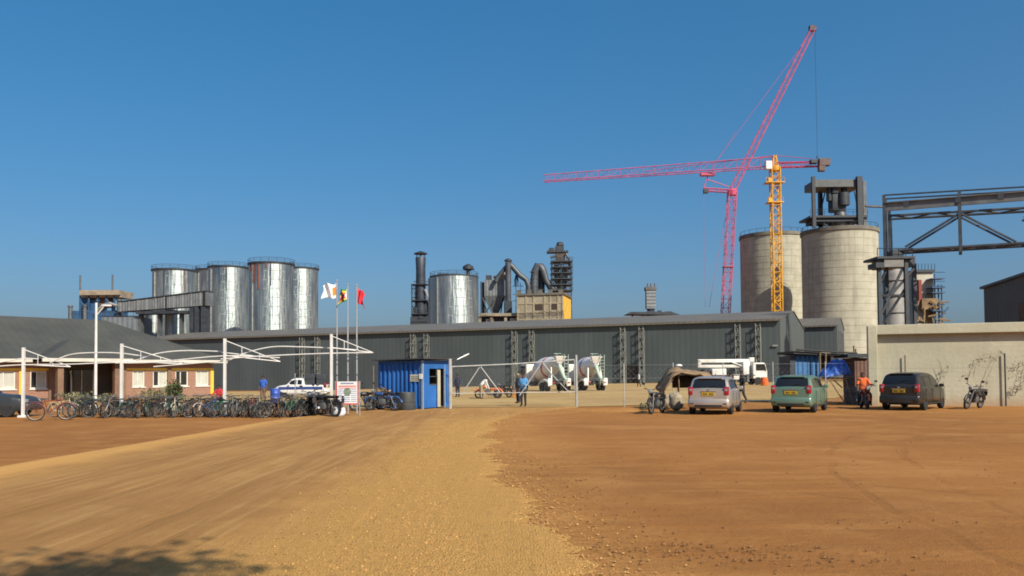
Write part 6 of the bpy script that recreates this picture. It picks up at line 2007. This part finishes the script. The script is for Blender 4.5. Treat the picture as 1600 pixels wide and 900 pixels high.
def mixer(label, px, Y, heading):
    p_ = P(px, 583, Y)
    t = thing('mixer_truck', label, 'concrete mixer', (p_.x, Y, gz(p_.x, Y)), -heading, 'concrete mixers parked in the yard')
    t.scale = (.86, .86, .86)
    mb = MB(); mb.box((-.42, -.2, .95), (.12, 8.0, .28)); mb.box((.42, -.2, .95), (.12, 8.0, .28)); 
    for y_ in (-4, -2.5, -1, .6, 2, 3.6): mb.box((0, y_, .95), (.8, .14, .2))
    mb.cbox((.9, .9, .8), (.6, 1.0, .5), .08); mb.cbox((-.9, .9, .8), (.6, 1.0, .5), .08); mb.build('chassis', TD, t)
    wheelset(t, (3.0, -1.6, -2.95), 1.03)
    cab(t, 2.3, 4.2, 2.35, .75, 2.95, TW)
    tilt = R(-13)
    M = Matrix.Rotation(R(90) + tilt, 3, 'X')     # axis runs from the cab back and up
    c_ = Vector((0, 1.75, 1.95))
    prof = [(.35, 0), (.62, .06), (.98, .55), (1.17, 1.3), (1.2, 2.1), (1.12, 2.9), (.86, 4.0), (.60, 4.85), (.56, 5.1), (.48, 5.1), (.42, 4.9), (.001, 4.6)]
    mb = MB(); mb.lathe(prof, 36, c_, M, caps=False); mb.build('drum', mat('drum_white', (.76, .76, .74), .4, 0, .08, .8), t, 50)
    rad = lambda z: interp([(p[1], p[0]) for p in prof[:9]], z)
    for z_, wd in ((1.1, .22), (3.1, .28)):
        mb = MB(); vs_ = []
        n = 36
        for i in range(n):
            a = 2 * math.pi * i / n; zz = z_ + .35 * math.sin(a)
            for dz in (0, wd):
                r_ = rad(zz + dz) + .012; vs_.append(c_ + M @ Vector((r_ * math.cos(a), r_ * math.sin(a), zz + dz)))
        mb.add(vs_, [(2 * i, 2 * ((i + 1) % n), 2 * ((i + 1) % n) + 1, 2 * i + 1) for i in range(n)]); mb.build('drum_stripe', TRED, t, 60)
    mb = MB(); mb.prism([(-.6, 1.7, 1.0), (-.6, 2.1, 1.0), (-.5, 1.9, 2.3), (-.5, 1.7, 2.3)], (1.1, 0, 0)); mb.build('pedestal', TW, t); mb = MB()
    for s in (-1, 1):
        mb.prism([(s * .75, -2.6, 1.05), (s * .75, -3.6, 1.05), (s * .62, -3.2, 2.6), (s * .62, -2.9, 2.6)], (s * .1, 0, 0))
        mb.build('pedestal', TW, t); mb = MB()
    mb = MB(); mb.add([(-.6, -3.5, 3.75), (.6, -3.5, 3.75), (.6, -4.2, 3.7), (-.6, -4.2, 3.7), (-.3, -3.45, 3.1), (.3, -3.45, 3.1), (.3, -3.9, 3.0), (-.3, -3.9, 3.0)], [(0, 1, 5, 4), (1, 2, 6, 5), (2, 3, 7, 6), (3, 0, 4, 7)]); 
    h_ = mb.build('feed_hopper', TW, t); so_ = h_.modifiers.new('t', 'SOLIDIFY'); so_.thickness = .03
    mb = MB(); mb.path([(0, -3.8, 2.7), (.1, -4.1, 2.1), (.2, -4.5, 1.5), (.25, -4.9, 1.2)], [.28, .2, .18, .16], 10); mb.build('chute', TG, t, 50)
    mb = MB()
    for s in (.35, .8):
        mb.tube((s, -4.15, .7), (s, -4.3, 3.9), .035, 5)
    for i in range(9): mb.tube((.35, -4.16 - i * .017, .9 + i * .34), (.8, -4.16 - i * .017, .9 + i * .34), .025, 4)
    mb.path([(.35, -4.3, 3.9), (.35, -3.5, 4.0), (-.5, -3.5, 4.0), (-.5, -4.3, 3.9)], .03, 5); mb.build('ladder', TG, t)
    for s in (-1, 1):
        mb = MB(); mb.path([Vector((s * 1.03, -2.3 + math.cos(a) * 1.35, .6 + math.sin(a) * .62)) for a in (0, .4, .9, 1.57, 2.2, 2.7, 3.14)], .16, 6); mb.cbox((s * 1.08, -3.75, 1.0), (.5, .08, .8), .03); mb.build('mudguard', TW, t, 50)
    mb = MB(); mb.lathe([(.3, 0), (.34, .1), (.34, .9), (.3, 1.0)], 16, (-.5, 1.2, 1.5), Matrix.Rotation(R(90), 3, 'Y')); mb.build('water_tank', TRED, t, 50)
    mb = MB()
    for s in (-1, 1): mb.cbox((s * .85, -4.25, .95), (.3, .06, .16), .02)
    mb.build('tail_light', TAIL, t)
    return t
mixer('white concrete mixer truck with red drum stripes parked left, nearer the guard', 851, 78, R(-22))
mixer('white concrete mixer truck parked right of the other, behind the end gate post', 914, 80, R(-13))
# boom truck
Yt = 104
p_ = P(1146, 583, Yt)
t = thing('boom_truck', 'white truck with a long folded boom parked before the warehouse', 'truck', (p_.x, Yt, 0), R(-84))
mb = MB(); mb.box((-.42, 0, .98), (.14, 7.6, .3)); mb.box((.42, 0, .98), (.14, 7.6, .3)); mb.box((0, -.6, 1.2), (2.3, 6.0, .14)); mb.build('chassis', TD, t)
wheelset(t, (2.7, -1.5, -2.8), 1.03)
cab(t, 2.1, 3.9, 2.3, .8, 2.75, TW)
mb = MB(); mb.cbox((0, -1.0, 3.02), (.5, 7.2, .42), .05); mb.build('boom', TW, t, 40)
mb = MB(); mb.cbox((0, -.9, 2.35), (.42, 6.8, .36), .05); mb.cbox((0, -4.4, 2.7), (.5, .4, 1.0), .05); mb.cbox((.02, 2.3, 3.15), (.6, .7, .55), .06); mb.build('boom_fold', mat('truck_offwhite', (.58, .57, .52), .5, 0, .2, 1), t, 40)
mb = MB(); mb.cbox((0, 1.5, 2.1), (1.2, .9, 1.7), .08); mb.tube((.3, 1.4, 2.2), (.3, -.4, 2.9), .09, 8); mb.build('turret', TW, t, 40)
mb = MB(); mb.cbox((0, -2.2, 1.65), (2.2, 1.8, .8), .06); mb.cbox((.95, .2, 1.0), (.4, 1.2, .6), .06); mb.build('equipment_box', TW, t, 40)
mb = MB()
for s in (-1, 1):
    for y_ in (1.4, -3.4): mb.box((s * 1.15, y_, .9), (.2, .26, .9)); mb.cbox((s * 1.15, y_, .42), (.34, .34, .08), .02)
mb.build('outrigger', MIDSTEEL, t)
mb = MB(); mb.cbox((0, -3.6, 1.6), (1.6, .8, .7), .1); mb.build('hopper', TD, t)
p_ = P(1194, 583, 98)
mb = MB(); mb.lathe([(.4, 0), (.45, .06), (.42, .9), (.3, 1.0)], 16); mb.lathe([(.47, .3), (.47, .45)], 16, caps=False)
o = mb.build('traffic_barrel', COR, None, 40); o.location = (p_.x, 98, 0); tag(o, 'orange barrel on the ground at the nose of the boom truck', 'barrel')
# drums in the yard
def drum(label, px, Y, m_):
    p_ = P(px, 583, Y); mb = MB(); mb.lathe([(.27, 0), (.29, .03), (.29, .28), (.305, .3), (.29, .32), (.29, .58), (.305, .6), (.29, .62), (.29, .86), (.27, .88), (.26, .86), (.001, .86)], 20)
    o = mb.build('drum', m_, None, 40); o.location = (p_.x, Y, gz(p_.x, Y)); tag(o, label, 'drum')
drum('blue plastic drum behind the bicycles, left of the white pickup', 430, 50, mat('drum_blue', (.03, .08, .4), .5, 0, .15, 2))
p_ = P(806, 583, 58); mb = MB(); mb.cbox((0, 0, .42), (.55, .5, .84), .05); mb.box((0, -.26, .6), (.5, .02, .06)); mb.box((0, -.26, .25), (.5, .02, .06)); o = mb.build('crate', mat('crate_orange', (.45, .2, .05), .8, 0, .3, 3)); o.location = (p_.x, 58, 0); tag(o, 'orange brown crate in the yard left of the guard in sky blue', 'crate')

# ------------------------------------------------------------------ stalls by the cars
TAN = mat('tan_thatch', (.27, .18, .10), .95, 0, .4, 3, bumpk=.6)
STICK = mat('rough_stick', (.22, .16, .10), .9, 0, .3, 3)
Ys = 37.2
o2 = P(1078, 583, Ys); o2.z = 0
t = thing('vendor_shelter', 'sagging tan covered vendor shelter on sticks behind the silver car', 'shelter', o2)
f = Frame(o2)
def sag(x0, x1, edge_f, edge_b, nm, m_, d=1.9, th=.05, rough=.16):
    mb = MB(); rows = []
    for i in range(13):
        u = i / 12; px = x0 + (x1 - x0) * u
        a = f.face(px, interp(edge_f, px), 0); b = f.face(px, interp(edge_b, px), 0)
        row = []
        for j in range(7):
            v = j / 6
            z = a.z + (b.z - a.z) * v + rough * mnoise.noise((px * .3, v * 4, 2)) - .1 * math.sin(v * math.pi)
            row.append((a.x, -.2 + d * v, z))
        rows.append(row)
    mb.grid(rows); o = mb.build(nm, m_, t, 80); s_ = o.modifiers.new('t', 'SOLIDIFY'); s_.thickness = th
sag(1034, 1122, [(1034, 612), (1042, 600), (1052, 584), (1062, 581), (1085, 583), (1108, 590), (1122, 592)], [(1034, 606), (1045, 590), (1056, 575), (1066, 573), (1090, 576), (1110, 580), (1122, 583)], 'cover', TAN)
mb = MB()
for px, pt, pb, yy in ((1037, 608, 640, 0), (1060, 582, 640, .1), (1108, 588, 640, .2), (1058, 576, 636, 1.6), (1118, 584, 636, 1.6)):
    a = f.face(px, pt, yy); mb.tube((a.x + .05, yy, 0), a, .03, 6)
mb.tube(f.face(1055, 583, .1), f.face(1122, 592, .1), .025, 5); mb.tube(f.face(1060, 581, .1), f.face(1038, 610, 0), .025, 5); mb.build('stick_frame', STICK, t)
mb = MB(); rows = []
for i in range(10):
    a, b = f.face(1050 + i * 7, 586, 1.5), f.face(1050 + i * 7, 606, 1.5); rows.append([(a.x, 1.5 + .06 * math.sin(i * 1.7), a.z), (a.x, 1.5 + .12 * math.sin(i * 1.7), b.z)])
mb.grid(rows); o = mb.build('inner_shade_sheet', mat('painted_inner_shade', (.045, .038, .03), .9, 0, .3, 2), t, 80); s_ = o.modifiers.new('t', 'SOLIDIFY'); s_.thickness = .02  # dark sheet added to stand for the shade inside the shelter
# pale cloth bundles under it, each its own
q = random.Random(31)
for i, (px, py, s, lb) in enumerate(((1048, 641, .36, 'pale cloth bundle under the shelter, nearest the black motorbike'), (1062, 643, .42, 'large pale bundle under the shelter, touching the silver car'))):
    p_ = G(px, py); mb = MB(); rows = []
    for a in range(13):
        row = []
        for b in range(16):
            th, ph = a / 12 * math.pi, b / 15 * 2 * math.pi
            r_ = s * (1 + .22 * mnoise.noise((math.cos(ph) * 2 + i * 5, math.sin(ph) * 2, th * 2)))
            row.append((r_ * .8 * math.sin(th) * math.cos(ph), r_ * .7 * math.sin(th) * math.sin(ph), r_ * 1.2 * (1 - math.cos(th)) * .78))
        rows.append(row)
    mb.grid(rows); o = mb.build('cloth_bundle', mat('pale_bundle', (.33, .28, .2), .9, 0, .45, 5, bumpk=.5), None, 80); o.location = (p_.x, p_.y + .7, 0); tag(o, lb, 'bundle')
p_ = f.M @ f.face(1061, 573.5, .6)
mb = MB(); mb.lathe([(.001, 0), (.13, .02), (.16, .06), (.1, .12), (.001, .14)], 14); o = mb.build('white_bag', WHITE, None, 60); o.location = p_; tag(o, 'small white bag lying on top of the tan shelter cover', 'bag')

# blue shack with flat dark roof, tarp stall, brown shed
Yk2 = 44
o2 = P(1260, 583, Yk2); o2.z = 0
t = thing('blue_shack', 'blue sheet metal shack with flat dark roof behind the pale green car', 'shack', o2)
f = Frame(o2)
mb = MB(); f.rect(mb, 1243, 555, 1279, 643, 0, 1.9); mb.build('wall', mat('shack_blue', (.045, .16, .36), .55, 0, .25, 1.2, rib=('X', .25, .04)), t)
mb = MB(); f.rect(mb, 1236, 556, 1242.6, 643, -.05, 1.8); mb.build('dark_side', DARK, t)
mb = MB()
a, b = f.face(1240, 551, -.4), f.face(1338, 555, -.4)
mb.prism([(a.x, -.4, a.z - .06), (b.x, -.4, b.z - .06), (b.x, -.4, b.z), (a.x, -.4, a.z + .08)], (0, 2.7, 0)); mb.tube((a.x + .1, -.5, a.z + .16), (b.x, -.5, b.z + .1), .05, 6); mb.build('roof', mat('shack_roof', (.045, .045, .045), .8, .1, .3, 1.5), t)
mb = MB()
for px, pt in ((1281, 548), (1290, 552), (1334, 540), (1337, 545)):
    a = f.face(px, pt, -.45); mb.tube((a.x, -.45, 0), a, .045, 6)
mb.build('pole', STICK, t)
mb = MB(); f.rect(mb, 1283, 550, 1298, 590, .9, 1.0); mb.build('grey_board', mat('grey_board', (.17, .15, .125), .85, 0, .3, 2), t)
Yt2 = 41
o2 = P(1310, 583, Yt2); o2.z = 0
t = thing('market_table', 'rough stick table with splayed legs heaped with blue tarpaulin', 'table', o2)
f = Frame(o2)
mb = MB(); a, b = f.face(1270, 592, 0), f.face(1330, 591, 0)
for j in range(5): mb.tube((a.x, .1 + j * .25, a.z), (b.x, .1 + j * .25, b.z), .03, 6)
mb.build('top', STICK, t)
for (x0, y0, x1, y1, yy) in ((1297, 592, 1279, 612, 0), (1296, 593, 1322, 634, 0), (1303, 594, 1316, 606, .3), (1321, 592, 1334, 634, 0), (1318, 592, 1320, 632, 1.1), (1275, 592, 1270, 632, 1.1)):
    a, b = f.face(x0, y0, yy), f.face(x1, y1, yy); mb = MB(); mb.tube(a, (b.x, b.y, max(0, b.z)), .035, 6); mb.build('leg', STICK, t)
mb = MB(); rows = []
for i in range(22):
    row = []
    for j in range(10):
        u, v = i / 21, j / 9
        px = 1287 + 42 * u
        zt_ = interp([(1287, 588), (1293, 577), (1300, 572), (1305, 563), (1315, 559), (1325, 560), (1329, 566)], px)
        a = f.face(px, zt_, 0); lo = f.face(px, 591, 0)
        zz = lo.z + (a.z - lo.z) * .92 * math.sin(math.pi * min(1, v * .5 + .02)) ** .6 if v < 1 else a.z * .97
        row.append((a.x, -.12 + 1.0 * v + .22 * mnoise.noise((u * 6, v * 4, 1)), zz + .2 * mnoise.noise((u * 6, v * 5, 3)) * v))
    rows.append(row)
mb.grid(rows); o = mb.build('tarpaulin', mat('tarp_blue', (.035, .11, .42), .45, 0, .3, 2, bumpk=.3), None, 50); o.location = o2; s_ = o.modifiers.new('t', 'SOLIDIFY'); s_.thickness = .012
tag(o, 'crumpled blue tarpaulin heaped on the stick table', 'tarpaulin')
Yd = 43
o2 = P(1349, 583, Yd); o2.z = 0
t = thing('brown_shed', 'narrow rusty brown shed squeezed against the wall pier', 'shed', o2)
f = Frame(o2)
mb = MB(); f.rect(mb, 1337, 559, 1359, 642, 0, 1.5); mb.build('wall', mat('shed_brown', (.17, .09, .065), .8, 0, .3, 1.5, rib=('X', .2, .03)), t)
mb = MB(); f.rect(mb, 1325, 552.5, 1360, 558.5, -.2, 1.7); mb.build('roof', DARK, t)
# little things on the table and by it
p_ = P(1332, 583, 40.2)
drum('grey oil drum standing under the right end of the tarpaulin table', 1329, 42.3, mat('drum_dull', (.2, .17, .14), .7, .1, .3, 2))

# ------------------------------------------------------------------ shrubs by the office, litter on the ground
def shrub(label, c, w_, h_, n, mt, seed, flowers=None, leaf=.07, name='shrub'):
    q = random.Random(seed)
    t = thing(name, label, 'shrub', c)
    mb = MB()
    clumps = []
    for i in range(9):
        a = q.random() * 6.28; r_ = w_ * .4 * q.random(); e = Vector((r_ * math.cos(a), r_ * math.sin(a), h_ * q.uniform(.45, .9)))
        mb.path([(0, 0, 0), e * .5 + Vector((0, 0, h_ * .1)), e], [.018, .012, .005], 5); clumps.append(e)
    mb.build('stem', TWIG, t)
    def leaves(n, sp, sz, zoff=0):
        mb = MB()
        for _ in range(n):
            p_ = q.choice(clumps) + Vector((q.gauss(0, sp * w_), q.gauss(0, sp * w_), q.gauss(0, sp * h_) + zoff))
            p_.z = max(.03, p_.z)
            v1 = Vector((q.uniform(-1, 1), q.uniform(-1, 1), q.uniform(-1, 1))).normalized() * sz; v2 = v1.cross(Vector((q.uniform(-1, 1), q.uniform(-1, 1), q.uniform(-1, 1)))).normalized() * sz * .5
            mb.add([p_ - v1, p_ + v2, p_ + v1, p_ - v2], [(0, 1, 2, 3)])
        return mb
    leaves(n, .13, leaf).build('foliage', mt, t)
    if flowers:
        leaves(max(12, n // 12), .12, leaf * .9, h_ * .08).build('flower', flowers, t)
    return t
LG, LK = leafmat('leaf_green', (.06, .11, .035)), leafmat('leaf_khaki', (.26, .24, .12))
p_ = P(272, 583, 43); shrub('tall green bush with red blossom before the office windows', (p_.x, 43, 0), .8, 1.35, 700, LG, 3, CRD)
for px, yy, ww, hh, lb, s in ((110, 47, 1.2, .75, 'dry khaki shrub left of the office porch', 4), (128, 46, 1.0, .7, 'dry khaki shrub under the porch opening', 5), (166, 46, .9, .7, 'dry khaki shrub right of the tall lamp post', 6), (232, 45, 1.4, .95, 'pale khaki shrub below the first office window right of the porch', 7), (250, 44.5, 1.2, 1.0, 'pale khaki shrub left of the red blossom bush', 8)):
    p_ = P(px, 583, yy); shrub(lb, (p_.x, yy, 0), ww, hh, 420, LK, s, LG if s % 2 else None)
p_ = G(583, 640); shrub('heap of dry golden brush beside the left end of the blue hut', (p_.x + .4, p_.y + .9, 0), 1.1, .95, 520, leafmat('leaf_gold', (.34, .22, .07)), 12, None, .09)
p_ = G(1010, 643); shrub('sparse dry weed tuft left of the black motorbike', (p_.x, p_.y + .5, 0), .9, .35, 160, LK, 13, None, .06)

# ------------------------------------------------------------------ tree behind the viewer whose shadow falls on the road
q = random.Random(77)
cz = 8.2
foot = Vector((-4.9, 5.5, 0))
sh_ = Vector((-SV.x, -SV.y, 0)) / SV.z
cen = foot - sh_ * cz
t = thing('shade_tree', 'leafy tree behind the viewer, seen only as the shadow across the road corner', 'tree', (cen.x + .5, cen.y - .5, 0))
mb = MB()
tc_ = Vector((-.5, .5, cz))
mb.path([(0, 0, -.1), (-.05, .05, 1.6), (-.15, .1, 3.4), (-.25, .3, 5.2), (-.4, .45, 7.0)], [.24, .2, .17, .13, .07], 10)
cl = []
for i in range(16):
    a = q.random() * 6.28; r_ = q.uniform(.7, 2.4); e = tc_ + Vector((1.25 * r_ * math.cos(a) - .3, .55 * r_ * math.sin(a), q.uniform(-.7, .7)))
    s_ = Vector((-.2 - .02 * i, .25, 4.2 + .14 * i)); mb.path([s_, s_.lerp(e, .5) + Vector((0, 0, .2)), e], [.08, .05, .02], 6); cl.append(e)
mb.build('trunk', mat('bark', (.12, .09, .065), .9, 0, .35, 4), t)
mb = MB()
for _ in range(20000):
    p_ = q.choice(cl) + Vector((q.gauss(0, .5), q.gauss(0, .5), q.gauss(0, .36)))
    v1 = Vector((q.uniform(-1, 1), q.uniform(-1, 1), q.uniform(-1, 1))).normalized() * .11; v2 = v1.cross(Vector((q.uniform(-1, 1), q.uniform(-1, 1), q.uniform(-1, 1)))).normalized() * .05
    mb.add([p_ - v1, p_ + v2, p_ + v1, p_ - v2], [(0, 1, 2, 3)])
mb.build('crown', LG, t)
